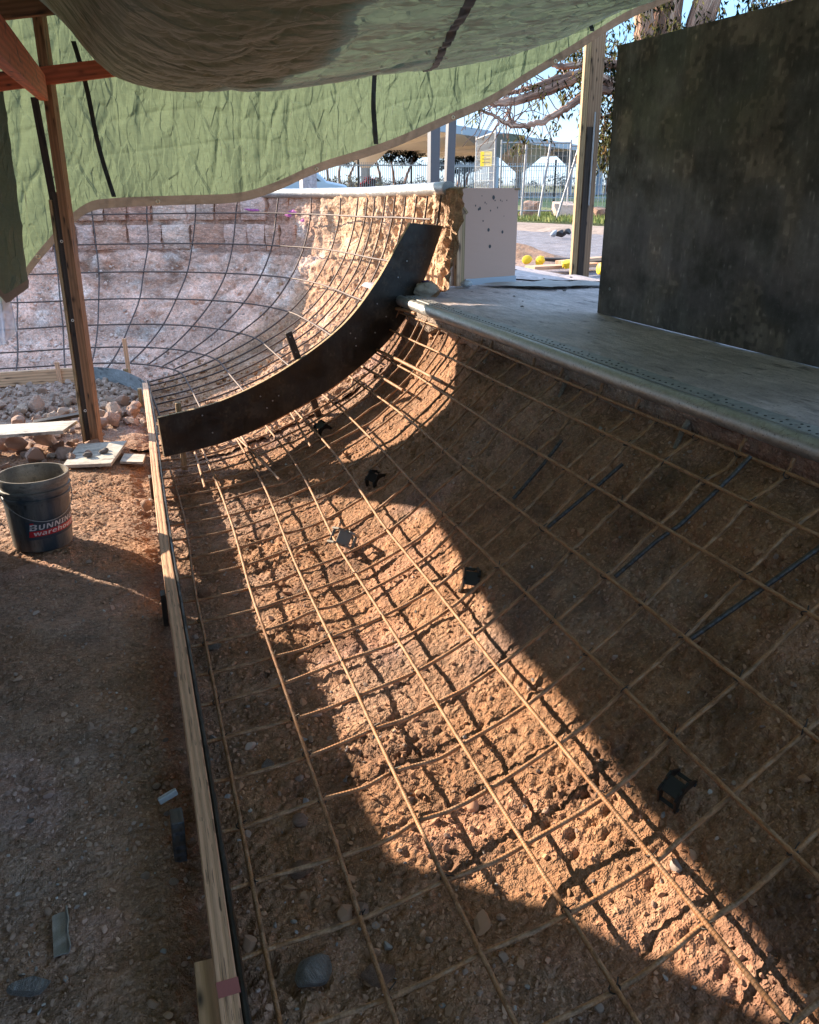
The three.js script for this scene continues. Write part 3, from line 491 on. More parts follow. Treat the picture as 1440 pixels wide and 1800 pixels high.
// ---------------------------------------------------------------- curved black template
{
  const up = [[0.247, 0.335], [0.601, 0.377], [0.982, 0.505], [1.356, 0.713], [1.591, 0.943], [1.751, 1.164], [1.839, 1.285]], lo = [[0.261, 0.116], [0.615, 0.144], [0.967, 0.239], [1.345, 0.392], [1.707, 0.629], [1.914, 0.906], [2.074, 1.262]];
  const k = 1 / 0.9649, f = ([x, y]) => new THREE.Vector2((x - 0.261) * k, y), U = new THREE.SplineCurve(up.map(f)).getPoints(60), L = new THREE.SplineCurve(lo.map(f)).getPoints(60).reverse();
  const sh = new THREE.Shape([...U, ...L]); const g = new THREE.ExtrudeGeometry(sh, { depth: 0.017, bevelEnabled: false });
  const t = thing('curved_template', 'curved black formply template standing across the bowl', 'template', [0.261, 0, -4.631]);
  t.rotation.y = Math.atan2(0.419, 1.539);
  g.translate(0, 0, -0.017); const body = mesh('board', g, M.blackPly, t);
  const rib = (pts, y) => grid(pts.length - 1, 3, (i, j) => { const p = pts[i], q = pts[min(i + 1, pts.length - 1)], r = pts[max(0, i - 1)], tx = q.x - r.x, ty = q.y - r.y, l = Math.hypot(tx, ty), h = j === 0 || j === 3 ? 0.0005 : 0.0022; return [p.x - ty / l * h, p.y + tx / l * h, [-0.0175, -0.017, -0.0, 0.0005][j], i * 0.03, j * 0.01, 1, 1, 1]; });
  mesh('edge', rib(U), M.plyEdge, t); mesh('edge', rib(L), M.plyEdge, t);
  { const fs = rngOf(17), sc = []; for (let i = 0; i < 14; i++) { const q = Math.floor(rr(4, 57, fs)), u = U[q], l = L[60 - q], m = rr(0.15, 0.85, fs), g = new THREE.CylinderGeometry(0.0045, 0.0045, 0.003, 8); g.rotateX(PI / 2); g.translate(lerp(u.x, l.x, m), lerp(u.y, l.y, m), 0.0012); sc.push(g); } stuff(mesh('screw_heads', mergeGeometries(sc), M.galvDull, t)); }
  const e1 = new THREE.BoxGeometry(0.002, 0.2, 0.017); e1.rotateZ(0.06); e1.translate(-0.0085, 0.226, -0.0085); mesh('edge', e1, M.plyEdge, t);
}
[[1.045, 0.60, -4.94, 0.955, 0.72, -4.93, 'dark steel-grey timber stake rising behind the middle of the curved template']].forEach(() => {
  const s = thing('timber_stake', 'dark timber stake with screws rising behind the middle of the curved template', 'stake');
  mesh('stake', beamGeo(V(1.195, 0.19, -4.905), V(1.03, 0.705, -4.90), 0.042, 0.017, V(0.3, 0, 1)), M.darkWood, s);
  for (let i = 0; i < 3; i++) { const g = new THREE.SphereGeometry(0.004, 6, 5); const q = i / 2 * 0.35 + 0.6; g.translate(lerp(1.195, 1.03, q), lerp(0.19, 0.705, q), -4.89); mesh('screw', g, M.galvDull, s); }
});
// rubble chips on the far slope and magenta survey paint on the far wall
{
  const f = rngOf(91), g = rockGeo(11, 1, 0.6), N = 4200, im = new THREE.InstancedMesh(g, M.crumb, N), d = new THREE.Object3D(), c = new THREE.Color();
  for (let i = 0; i < N; i++) { const s = rr(0.1, S2 + 2.2, f), a = rr(0.15, 1.95, f), u = interp(a, FCUM, FX), y = interp(a, FCUM, FY), [x, z] = sweep(s, u); const r = 0.005 + 0.018 * pow(f(), 3); d.position.set(x, y + 0.008, z); d.rotation.set(f() * 6, f() * 6, f() * 6); d.scale.set(r * 1.3, r, r); d.updateMatrix(); im.setMatrixAt(i, d.matrix); const k = rr(0.6, 1.25, f), q = s < S1 + 0.6 ? 1 : 0; im.setColorAt(i, c.setRGB(lerp(0.60, 0.46, q) * k, lerp(0.46, 0.29, q) * k, lerp(0.40, 0.18, q) * k)); }
  im.name = numbered('rubble_chips'); tag(im, 'pinkish stone chips littering the slope below the far wall', 'rubble'); stuff(im); scene.add(im);
  const mag = std({ color: C(0.62, 0.16, 0.50), roughness: 0.8, map: rep(soilMap, 2) }), bw = scene.getObjectByName('bowl_wall');
  for (const [s, y, w, h] of [[S2 + 0.15, 1.24, 0.05, 0.10], [S2 + 0.16, 1.12, 0.03, 0.06], [S2 - 1.0, 1.28, 0.09, 0.02], [S2 - 1.25, 1.24, 0.04, 0.03], [S1 + 0.62, 1.27, 0.05, 0.03], [S1 + 0.55, 1.20, 0.03, 0.03]]) { const gg = grid(10, 8, (i, j) => { const a = i / 10 * 2 * PI, q = j / 8 * (0.55 + 0.45 * nz(cos(a) * 2, sin(a) * 2, s * 9)), ss = s + cos(a) * q * w, yy = y + sin(a) * q * h, [x, z] = sweep(ss, 1.79 - 0.005 * (1 - j / 8)); return [x, yy, z, ss, yy, 1, 1, 1]; }); mesh('paint_mark', gg, mag, bw); }
}
let curvedForm;

// ---------------------------------------------------------------- timber edge form between floor and slope
const TL = [[0.068, -1.0], [0.10, -1.75], [0.125, -2.5], [0.152, -3.4], [0.193, -4.4], [0.236, -5.3], [0.285, -6.6]];   // centre line x at z
const tlx = z => interp(-z, TL.map(p => -p[1]), TL.map(p => p[0]));
function strip3(x0f, w, y0, y1, z0, z1, n = 60) {           // straight-grained board following tlx
  const parts = [];
  const face = (fa, fb, m) => grid(n, m, (i, j) => { const z = lerp(z0, z1, i / n), c = tlx(z) + x0f, t = j / m, [ax, ay] = fa, [bx, by] = fb; return [c + lerp(ax, bx, t), lerp(ay, by, t) + 0.0015 * nz(z * 6, t * 2, w * 50), z, lerp(ax, bx, t) + lerp(ay, by, t) + w * 9, -z, 1, 1, 1]; });
  const h = w / 2, e = 0.003;
  parts.push(face([-h + e, y1], [h - e, y1], 2), face([h, y1 - e], [h, y0], 1), face([h, y0], [-h, y0], 1), face([-h, y0], [-h, y1 - e], 1), face([-h, y1 - e], [-h + e, y1], 1), face([h - e, y1], [h, y1 - e], 1));
  const cap = z => { const g = new THREE.PlaneGeometry(w, y1 - y0); g.translate(tlx(z) + x0f, (y0 + y1) / 2, z); g.setAttribute('color', new THREE.Float32BufferAttribute(new Array(12).fill(1), 3)); return g; };
  parts.push(cap(z0), cap(z1)); return mergeGeometries(parts);
}
{
  const t = thing('edge_board', 'long weathered timber edge board running down the floor beside the earth slope', 'timber board');
  mesh('board', strip3(0, 0.040, 0.026, 0.116, -0.6, -6.6), M.worn, t);
  mesh('ply_strip', strip3(0.0285, 0.012, 0.02, 0.112, -0.6, -6.72), M.blackPly, t);
  mesh('mark', (() => { const g = new THREE.BoxGeometry(0.0405, 0.0006, 0.035); g.translate(tlx(-1.16) + 0.004, 0.1172, -1.2); return g; })(), std({ color: C(0.55, 0.20, 0.20), map: rep(wornMap, 4, 1), roughness: 0.8 }), t);
}
function stake(name, label, x, z, y0, y1, w, d, m, lean = 0) { const s = thing(name, label, 'stake'); mesh('stake', beamGeo(V(x, y0, z), V(x + lean, y1, z), w, d, V(0, 0, 1)), m, s); return s; }
{
  const k = stake('steel_stake', 'bluish steel peg driven beside the edge board in the lower foreground', 0.032, -1.72, -0.05, 0.105, 0.03, 0.055, M.ribbed, 0.004); mesh('bent_tab', beamGeo(V(0.0, 0.1, -1.79), V(0.045, 0.112, -1.80), 0.012, 0.018), M.galvDull, k);
  const b = thing('timber_block', 'short pine offcut screwed to the edge board at the bottom of the photo', 'timber offcut', [0, 0, 0]); mesh('block', beamGeo(V(0.027, 0.05, -0.95), V(0.045, 0.05, -1.30), 0.038, 0.085), M.pine, b);
  const st = stake('steel_stake', 'black flat stake against the edge board beyond the bucket shadow', 0.107, -2.96, -0.05, 0.10, 0.018, 0.05, M.darkWood); mesh('wire_tie', barGeo([V(0.085, 0.085, -2.9), V(0.105, 0.1, -2.92), V(0.13, 0.118, -2.93)], 0.0018, 5), M.wire, st);
  stake('steel_stake', 'small dark stake behind the edge board near the curved template', 0.165, -4.38, -0.05, 0.095, 0.018, 0.05, M.darkWood);
  const p = stake('timber_stake', 'short timber peg beside the far end of the edge board', 0.235, -6.42, -0.05, 0.115, 0.03, 0.045, M.treated);
  const q = stake('timber_stake', 'little timber stake just behind the left end of the template', 0.37, -4.80, -0.02, 0.37, 0.03, 0.045, M.treated);
  stake('timber_stake', 'thin weathered stake standing at the curved grey form', 0.205, -7.42, -0.05, 0.32, 0.035, 0.025, M.worn, -0.01);
  const w = stake('timber_stake', 'thin weathered stake standing at the end of the far timber form', -0.335, -7.38, -0.05, 0.17, 0.035, 0.025, M.worn, -0.005);
  const c = stake('timber_stake', 'short dark stake on the inner side of the curved grey form', 0.175, -7.27, -0.05, 0.10, 0.04, 0.02, M.treated);
}
{
  const t = thing('edge_form', 'straight pine form board along the far floor edge at left', 'timber board');
  mesh('board', beamGeo(V(-2.6, 0.05, -7.46), V(-0.225, 0.053, -7.40), 0.04, 0.118), M.pine, t);
  const c = thing('curved_form', 'thin grey bent ply form turning the far floor corner', 'curved form');
  mesh('ply', grid(48, 4, (i, j) => { const pts = [[-0.225, -7.385], [-0.12, -7.38], [-0.03, -7.335], [0.10, -7.20], [0.19, -6.99], [0.265, -6.72], [0.30, -6.4]]; const cv = curvedForm ??= new THREE.SplineCurve(pts.map(p => new THREE.Vector2(...p))); const p = cv.getPoint(i / 48), q = cv.getTangent(i / 48), o = [0, 0, 0.012, 0.012, 0][j], y = [0, 0.114, 0.114, 0, 0][j]; return [p.x + q.y * o, y, p.y - q.x * o, i * 0.03, y, 1, 1, 1]; }), M.flexPly, c);
}
// ---------------------------------------------------------------- bucket
{
  const t = thing('bucket', 'dark mud-smeared plastic bucket with white and red lettering on the sunlit floor', 'bucket', [-0.342, 0.0, -3.87]); t.scale.y = 0.89;
  const H = 0.372, pr = [[0, 0.004], [0.118, 0.004], [0.124, 0.012], [0.136, 0.255], [0.1365, 0.262], [0.143, 0.264], [0.143, 0.276], [0.1385, 0.279], [0.1395, 0.30], [0.146, 0.302], [0.146, 0.313], [0.140, 0.316], [0.141, 0.338], [0.148, 0.341], [0.1495, 0.366], [0.147, H], [0.139, H], [0.1375, 0.36], [0.133, 0.30], [0.120, 0.016], [0, 0.014]];
  const g = new THREE.LatheGeometry(pr.map(p => new THREE.Vector2(...p)), 64).toNonIndexed(); const gg = toCreasedNormals(g, 0.6), p = gg.attributes.position, col = [];
  for (let i = 0; i < p.count; i++) { const x = p.getX(i), y = p.getY(i), z = p.getZ(i); const r = Math.hypot(x, z), inside = r < 0.1375 && y > 0.013 && y < 0.371 && r < 0.1201 + (y - 0.016) * 0.05; const m = clamp(sst(-0.05, 0.25, fbm(x * 9, y * 7 + 2, z * 9, 4)) * 0.4 + sst(0.27, 0.36, y) * 0.5 + (inside ? 0.6 : 0) + sst(0.06, 0.0, y) * 0.5 * sst(-0.1, 0.2, nz(x * 14, y * 10, z * 14)) + sst(0.09, 0.13, x) * 0.35); col.push(lerp(0.030, 0.40, m), lerp(0.056, 0.36, m), lerp(0.085, 0.31, m)); }
  gg.setAttribute('color', new THREE.Float32BufferAttribute(col, 3));
  mesh('body', gg, std({ vertexColors: true, map: rep(concMap, 2, 1), roughness: 0.5 }), t);
  const hp = []; const ca = 0.35; for (let i = 0; i <= 30; i++) { const a = i / 30 * PI, X = cos(a) * 0.147; const Z = sin(a) * 0.150; hp.push(V(X * cos(ca) + Z * sin(ca) * 0.98, 0.296 - 0.125 * sin(a), Z * cos(ca) - X * sin(ca))); }
  for (const h of hp) { const r = Math.hypot(h.x, h.z), mn = 0.126 + h.y * 0.05 + 0.006; if (r < mn) { h.x *= mn / r; h.z *= mn / r; } }
  mesh('handle', barGeo(hp, 0.0022, 6), M.galv, t);
  for (const s of [0, 30]) { const e = new THREE.SphereGeometry(0.011, 10, 8); e.translate(hp[s].x, hp[s].y, hp[s].z); mesh('handle_lug', e, M.bucket, t); }
  // print: curved label patch on the wall
  const W = 1024, Hh = 512, cv = document.createElement('canvas'); cv.width = W; cv.height = Hh; const c = cv.getContext('2d');
  c.fillStyle = '#2a3a47'; c.fillRect(0, 0, W, Hh);
  c.save(); c.transform(1, 0, -0.12, 1, 40, 0); c.fillStyle = '#b3202c'; c.beginPath(); c.moveTo(40, 270); c.lineTo(1000, 270); c.lineTo(1000, 430); c.lineTo(40, 430); c.closePath(); c.fill();
  c.fillRect(40, 40, 60, 60);
  c.fillStyle = '#c9c6c6'; c.font = 'bold 235px sans-serif'; c.fillText('B', 22, 250); c.font = 'bold 190px sans-serif'; c.fillText('UNNINGS', 172, 246, 800);
  c.fillStyle = '#2a3a47'; c.fillRect(30, 140, 90, 16); c.fillRect(30, 178, 70, 14);
  c.fillStyle = '#d8cfcc'; c.font = 'bold 165px sans-serif'; c.fillText('warehouse', 110, 400, 850); c.restore();
  for (let i = 0; i < 260; i++) { c.fillStyle = i % 3 ? 'rgba(27,34,39,0.75)' : 'rgba(120,105,90,0.4)'; const x = R() * W, y = R() * Hh; c.fillRect(x, y, 2 + R() * 12, 1 + R() * 5); }
  const lt = new THREE.CanvasTexture(cv); lt.colorSpace = THREE.SRGBColorSpace;
  const a0 = 0.0, a1 = 2.05;        // angle measured from +z towards +x
  const lab = grid(40, 6, (i, j) => { const a = lerp(a0, a1, i / 40) - 0.40, tt = j / 6, y = 0.072 + 0.096 * tt + 0.018 * (i / 40), r = 0.1243 + (y - 0.012) * 0.0494 + 0.0011; return [sin(a) * r, y, cos(a) * r, i / 40, tt, 1, 1, 1]; });
  mesh('printed_label', lab, std({ map: lt, roughness: 0.45 }), t);
}
// ---------------------------------------------------------------- posts and beams
{
  const t = thing('timber_post', 'brown timber post at left with a dark recessed strip and washers, standing on the floor', 'post', [-0.103, 0, -5.44]); t.rotation.y = -0.22;
  mesh('stud', beamGeo(V(0.018, -0.05, 0), V(0.018, 2.42, 0), 0.112, 0.048, V(1, 0, 0)), M.postWood, t);
  mesh('side_stud', beamGeo(V(-0.052, -0.05, 0.004), V(-0.052, 1.42, 0.004), 0.055, 0.018, V(1, 0, 0)), M.treated, t);
  mesh('dark_strip', beamGeo(V(-0.022, -0.02, 0.016), V(-0.022, 1.46, 0.018), 0.020, 0.036, V(1, 0, 0)), M.darkWood, t);
  for (const y of [0.18, 0.72, 1.16]) { const g = new THREE.TorusGeometry(0.0065, 0.0025, 6, 14); g.translate(-0.020, y + 0.04, 0.031); mesh('washer', g, M.white, t); }
  const h = thing('timber_packer', 'dark timber batten hanging behind the left post with a cut brown end', 'timber batten');
  mesh('batten', beamGeo(V(-0.172, 1.95, -5.63), V(-0.142, 1.28, -5.63), 0.04, 0.05, V(0, 0, 1)), M.darkWood, h); mesh('cut_end', beamGeo(V(-0.142, 1.279, -5.63), V(-0.1395, 1.215, -5.63), 0.04, 0.05, V(0, 0, 1)), M.postWood, h);
}
{
  const b = thing('cross_beam', 'reddish horizontal beam across the left post under the tarp', 'beam'); mesh('beam', beamGeo(V(-1.3, 1.85, -5.395), V(0.42, 2.115, -5.395), 0.042, 0.088), M.red, b);
  const c = thing('brace_beam', 'orange-red beam coming towards the camera from the left post', 'beam'); mesh('beam', beamGeo(V(-0.118, 1.975, -5.345), V(-0.215, 1.83, -1.2), 0.045, 0.125), M.red, c);
  const d = thing('top_beam', 'dark brown beam across the top left corner under the tarp', 'beam'); mesh('beam', beamGeo(V(-1.6, 2.06, -4.9), V(0.75, 2.43, -4.9), 0.045, 0.12), M.brownBeam, d);
}
{
  const t = thing('timber_post', 'tall pale treated timber post standing at the far edge of the deck', 'post', [3.645, 0, -6.12]); t.rotation.y = -0.35;
  mesh('stud', beamGeo(V(-0.050, 0.76, 0), V(-0.050, 2.56, 0), 0.04, 0.09, V(0, 0, 1)), M.treated, t);
  mesh('side_stud', beamGeo(V(0.022, 0.76, -0.008), V(0.022, 2.57, -0.008), 0.10, 0.09, V(0, 0, 1)), std({ color: C(0.40, 0.28, 0.19), map: rep(woodMap, 4, 1), roughness: 0.8 }), t);
  mesh('dark_strip', beamGeo(V(0.0, 0.765, 0.012), V(0.0, 1.9, 0.012), 0.046, 0.07, V(0, 0, 1)), M.darkWood, t);
  mesh('steel_rod', barGeo([V(0.028, 1.35, 0.055), V(0.028, 2.0, 0.055)], 0.006, 6), M.galvDull, t);
}
{
  const t = thing('steel_column', 'blue-grey square steel column behind the far coping', 'column', [2.86, 1.42, -7.3]); mesh('shaft', new RoundedBoxGeometry(0.085, 1.7, 0.085, 2, 0.006).translate(0, 0.86, 0), M.paintSteel, t); mesh('base_plate', new RoundedBoxGeometry(0.15, 0.012, 0.15, 2, 0.002).translate(0, 0.018, 0), M.galvDull, t); mesh('bolt', barGeo([V(-0.06, 0, 0.05), V(-0.06, 0.09, 0.05), V(-0.045, 0.1, 0.05), V(-0.045, 0.05, 0.05)], 0.006, 6), M.wire, t);
  const u = thing('steel_column', 'narrower leaning steel channel post beside the square column', 'column', [3.0, 1.42, -7.3]); const s = new THREE.Shape(); s.moveTo(-0.035, -0.03); s.lineTo(0.035, -0.03); s.lineTo(0.035, 0.03); s.lineTo(0.028, 0.03); s.lineTo(0.028, -0.023); s.lineTo(-0.028, -0.023); s.lineTo(-0.028, 0.03); s.lineTo(-0.035, 0.03); s.closePath(); const g = new THREE.ExtrudeGeometry(s, { depth: 1.75, bevelEnabled: false }); g.rotateX(-PI / 2); g.rotateZ(-0.03); mesh('channel', g, M.paintSteel, u);
}
// ---------------------------------------------------------------- black formply panel on the deck
{
  const t = thing('formply_sheet', 'tall dark stained formply sheet standing on the deck at right', 'panel', [2.51, 0.862, -4.0]); t.rotation.y = 0.0;
  mesh('board', (() => { const g = new RoundedBoxGeometry(0.017, 1.26, 2.4, 2, 0.002); boxUV(g, 'y'); g.translate(0.01, 0.63, 1.2); return g; })(), M.panelPly, t);
  mesh('edge', new THREE.BoxGeometry(0.0175, 1.255, 0.003).translate(0.01, 0.63, -0.0008), M.darkWood, t);
  for (const [y, z] of [[0.135, 0.10], [1.1, 0.12]]) { const g = new THREE.TorusGeometry(0.006, 0.0022, 6, 12); g.rotateY(PI / 2); g.translate(0, y, z); mesh('screw', g, M.galvDull, t); }
  const s = thing('panel_stay', 'timber batten behind the formply sheet holding it upright', 'batten', [2.62, 0.86, -3.4]); mesh('batten', beamGeo(V(0.02, 1.0, 0), V(0.62, 0.02, 0), 0.045, 0.07), M.pine, s);
}
// ---------------------------------------------------------------- plywood box end at the raised bank
{
  const t = thing('plywood_box', 'beige plywood box end with dark flecks at the end of the far coping', 'formwork box', [0, 0, 0]);
  const A = V(2.20, 0, -5.40), B = V(2.80, 0, -5.56), ux = B.clone().sub(A).normalize();
  const P = (s, y, o = 0) => V(A.x + ux.x * s + -ux.z * o * -1 * 0, y, A.z + ux.z * s).add(V(ux.z, 0, -ux.x).multiplyScalar(-o));
  const L = A.distanceTo(B);
  const sheetBox = (s0, s1, y0, y1, d, o) => { const g = new RoundedBoxGeometry(s1 - s0, y1 - y0, d, 2, 0.002); boxUV(g, 'y'); g.rotateY(Math.atan2(-ux.z, ux.x)); const c = P((s0 + s1) / 2, (y0 + y1) / 2, o - d / 2); g.translate(c.x, c.y, c.z); return g; };
  mesh('front_sheet', sheetBox(0.02, L, 0.865, 1.478, 0.017, 0), M.beigePly, t);
  const side = new RoundedBoxGeometry(0.017, 0.61, 0.22, 2, 0.002); side.translate(B.x - 0.004, 1.17, B.z - 0.13); mesh('side_sheet', side, M.beigePly, t);
  const top = new THREE.BoxGeometry(0.62, 0.012, 0.1); top.translate(2.5, 1.471, -5.60); mesh('top_edge', top, M.treated, t);
  // left boards: bevelled piece under the coping and the upright ledger
  mesh('ledger', sheetBox(0.075, 0.115, 0.865, 1.335, 0.03, 0.034), M.pine, t); mesh('ledger', sheetBox(0.118, 0.150, 0.865, 1.33, 0.022, 0.023), M.treated, t);
  { const a = P(0.0, 1.455, 0.02), b = P(0.135, 1.325, 0.02); mesh('bevel_board', beamGeo(a, b, 0.03, 0.032, V(0, 0, 1)), M.pine, t); const a2 = P(0.03, 1.462, 0.012), b2 = P(0.165, 1.325, 0.012); mesh('bevel_board', beamGeo(a2, b2, 0.02, 0.03, V(0, 0, 1)), M.treated, t); }
  mesh('skirting', sheetBox(0.17, L, 0.862, 0.905, 0.012, 0.013), M.sheet, t);
  const fl = [], f = rngOf(61);
  for (const [x, y, s] of [[2.517, 1.388, 4], [2.587, 1.419, 9], [2.646, 1.401, 5], [2.465, 1.346, 6], [2.477, 1.352, 8], [2.565, 1.337, 4], [2.553, 1.215, 9], [2.672, 1.198, 8], [2.569, 1.108, 9], [2.623, 1.355, 4], [2.505, 1.273, 4], [2.60, 1.40, 4], [2.66, 1.395, 4], [2.70, 1.40, 3], [2.53, 1.38, 3], [2.44, 1.37, 4], [2.68, 1.30, 3], [2.49, 1.43, 3]]) { const g = new THREE.CircleGeometry(s * 0.0011, 8); g.scale(rr(0.7, 1.2, f), rr(0.9, 1.7, f), 1); g.rotateY(Math.atan2(-ux.z, ux.x)); const c = P((x - A.x) / ux.x, y, 0.0015); g.translate(c.x, c.y, c.z); fl.push(g); }
  stuff(mesh('flecks', mergeGeometries(fl), M.dots, t));
}
// ---------------------------------------------------------------- tarps
const HX = [-0.9, -0.54, -0.37, -0.26, -0.13, -0.01, 0.18, 0.45, 0.94, 1.16, 1.44, 1.77, 2.0, 2.36, 2.65, 2.83, 3.06, 3.23, 3.44, 3.65, 4.0, 5.0, 6.0], HY = [0.60, 0.74, 0.97, 1.10, 1.21, 1.35, 1.37, 1.38, 1.39, 1.45, 1.57, 1.66, 1.73, 1.88, 1.99, 2.10, 2.23, 2.32, 2.44, 2.55, 2.69, 3.0, 3.3];
const hemY = x => { let s = 0; for (let k = -3; k <= 3; k++) s += interp(x + k * 0.035, HX, HY); return s / 7; };
const TX = [-1.6, -0.45, 1, 2, 3, 3.65, 4.2, 5, 6], TY = [2.45, 2.43, 2.47, 2.52, 2.60, 2.68, 2.86, 3.1, 3.38];
const topY = x => interp(x, TX, TY);
function wrinkle(u, v) {                      // u along, v down the cloth in metres
  const w = 0.12 * nz(u * 1.5, v * 1.5, 3);
  const arcs = ridge((u + 0.25 * pow(abs(v - 0.35), 1.5) + w) * 6.2, v * 1.1, 2);
  return 0.045 * nz(u * 1.6, v * 0.9, 8) + 0.016 * pow(max(0, arcs), 6) * sst(0.1, 0.4, v) * sst(-0.1, 0.25, nz(u * 1.3, v * 1.2, 4)) + 0.009 * pow(max(0, ridge(u * 4.2 + v * 1.5, v * 1.4 - u * 0.6, 5)), 5) + 0.012 * nz(u * 6 - v, v * 1.2 + u, 15) + 0.008 * pow(max(0, ridge(u * 1.2, v * 4.5 + u * 0.4, 25)), 7) + 0.004 * pow(max(0, ridge(u * 11 - v * 2, v * 4, 7)), 3) + 0.002 * nz(u * 40, v * 40, 1);
}
const curtainZ = (x, v) => -5.735 + 0.03 * sin(x * 2.2) + wrinkle(x, v) - 0.03 * sst(0.2, 1, v) * sin(x * 1.3);
const C1 = 5.2;
{
  const t = thing('tarp_curtain', 'green woven tarp curtain hanging across the far end, glowing with sun behind it', 'tarpaulin');
  const hemW = x => min(0.055, (topY(x) - hemY(x)) * 0.4);
  const g = grid(700, 130, (i, j) => { const x = lerp(-0.64, C1, i / 700), y0 = hemY(x) + hemW(x), y1 = topY(x), y = lerp(y1 + 0.08, y0, j / 130); return [x, y, curtainZ(x, y1 - y), x, y, 1, 1, 1]; });
  mesh('cloth', g, M.tarp, t);
  const hg = grid(500, 6, (i, j) => { const x = lerp(-0.64, C1, i / 500), y = lerp(hemY(x) + hemW(x), hemY(x), j / 6); return [x, y, curtainZ(x, topY(x) - y) + (j === 3 ? 0.001 : 0), x, y, 1, 1, 1]; });
  mesh('hem', hg, M.hem, t);
  const seam = (x0, x1, y0, y1, w) => grid(6, 90, (i, j) => { const q = j / 90, x = lerp(x0, x1, q) + w * (i / 6 - 0.5) + 0.008 * sin(q * 7), y = lerp(y0, y1, q); return [x, y, curtainZ(x, topY(x) - y) + 0.005, x, y, 1, 1, 1]; });
  mesh('seam_tape', seam(1.825, 1.85, 2.40, 1.745, 0.032), M.tape, t); mesh('seam_tape', seam(0.07, 0.185, 2.25, 1.43, 0.026), M.tape, t); mesh('seam_tape', seam(3.36, 3.36, 2.62, 2.46, 0.03), M.tape, t);
  for (const [x, dy] of [[0.439, 0.025], [1.444, 0.025], [2.391, 0.025], [-0.28, 0.03], [3.1, 0.02]]) { const e = new THREE.TorusGeometry(0.0095, 0.0042, 8, 18); const y = hemY(x) + dy; e.translate(x, y, curtainZ(x, topY(x) - y) + 0.004); mesh('eyelet', e, M.brass, t); }
  // side return of the curtain running towards the camera, left of the frame
}
{
  const t = thing('side_tarp', 'darker fold of green tarp turning towards the camera at the left edge', 'tarpaulin');
  const plan = [[-0.35, -5.66], [-0.50, -5.60], [-0.75, -5.42], [-1.04, -5.14], [-1.3, -4.9], [-1.42, -4.0], [-1.5, -2.0], [-1.5, 2.5]], bot = [0.98, 0.90, 1.36, 1.45, 1.54, 1.565, 1.56, 1.56];
  const cl = [0]; for (let i = 1; i < plan.length; i++) cl.push(cl[i - 1] + Math.hypot(plan[i][0] - plan[i - 1][0], plan[i][1] - plan[i - 1][1]));
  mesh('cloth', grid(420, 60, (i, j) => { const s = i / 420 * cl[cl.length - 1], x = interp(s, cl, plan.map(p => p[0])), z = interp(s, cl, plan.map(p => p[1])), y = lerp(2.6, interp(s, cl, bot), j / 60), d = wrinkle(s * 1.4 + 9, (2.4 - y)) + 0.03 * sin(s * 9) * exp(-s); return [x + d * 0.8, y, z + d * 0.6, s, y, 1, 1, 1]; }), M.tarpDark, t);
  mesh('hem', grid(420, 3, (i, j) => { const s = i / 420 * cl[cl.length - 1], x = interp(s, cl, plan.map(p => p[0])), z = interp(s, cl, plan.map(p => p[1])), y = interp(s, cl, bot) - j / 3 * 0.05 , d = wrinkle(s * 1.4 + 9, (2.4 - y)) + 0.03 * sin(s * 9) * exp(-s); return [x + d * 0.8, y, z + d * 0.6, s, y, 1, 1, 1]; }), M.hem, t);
  // clear plastic flap hanging below its corner
  const p = thing('plastic_flap', 'torn flap of clear plastic sheet below the tarp corner at the left edge', 'plastic sheet');
  mesh('film', grid(24, 40, (i, j) => { const q = j / 40, u = i / 24, x = -0.62 + 0.13 * u + 0.04 * q, y = 1.2 - 0.62 * q + 0.1 * u; return [x, y, -5.62 + 0.05 * sin(u * 9 + q * 3) + 0.03 * nz(u * 5, q * 7, 2), u, q, 1, 1, 1]; }), new THREE.MeshPhysicalMaterial({ color: C(0.62, 0.68, 0.78), roughness: 0.25, transmission: 0.6, thickness: 0, side: THREE.DoubleSide }), p);
}
// roof tarp with a sagging belly
const BX = [-1.6, -0.5, -0.15, 0.02, 0.14, 0.29, 0.47, 0.83, 1.24, 1.67, 2.12, 2.48, 2.63, 3.2, 4.0, 5.2], BY = [2.45, 2.43, 2.37, 2.17, 1.97, 1.895, 1.855, 1.865, 1.935, 2.015, 2.105, 2.245, 2.325, 2.56, 2.80, 3.12];
const bellyY = x => interp(x, BX, BY);
const roofX1 = z => interp(z, [-5.8, -5, -4, -3, -1, 4], [C1, 3.9, 3.3, 2.9, 2.75, 2.75]);
function roofY(x, z) {
  const b = (bellyY(x - 0.06) + bellyY(x) + bellyY(x + 0.06)) / 3;
  let y; if (z < -4.15) { const q = (-4.15 - z) / 1.58; y = lerp(b, topY(x), q * q * (1.6 - 0.6 * q)); } else { const q = z + 4.15; y = b + 0.042 * q * q / (0.6 + 0.32 * q) + 0.018 * q * sst(0.3, 0, x); }
  const e = sst(-5.7, -5.4, z), bl = exp(-pow((z + 3.9) / 0.9, 2));
  y += e * (0.035 * nz(x * 1.4, 3, z * 1.7) + (0.55 + 0.45 * bl) * (0.040 * nz(x * 0.8 + z * 0.4, 2, z * 2.4 - x * 0.5) + 0.016 * pow(max(0, ridge(x * 0.9 + z * 0.5, 6, z * 3.0 - x * 1.4)), 7) + 0.010 * pow(max(0, ridge(x * 1.8 - z * 0.9, 11, z * 5.2 + x * 1.8)), 8) + 0.010 * pow(max(0, ridge(x * 3.2 + z * 3, 19, z * 4.4 - x * 3)), 8) + 0.004 * pow(max(0, ridge(x * 5 - z * 3, 9, z * 8 - x * 3)), 6) + 0.0015 * nz(x * 45, 1, z * 45)));
  return y;
}
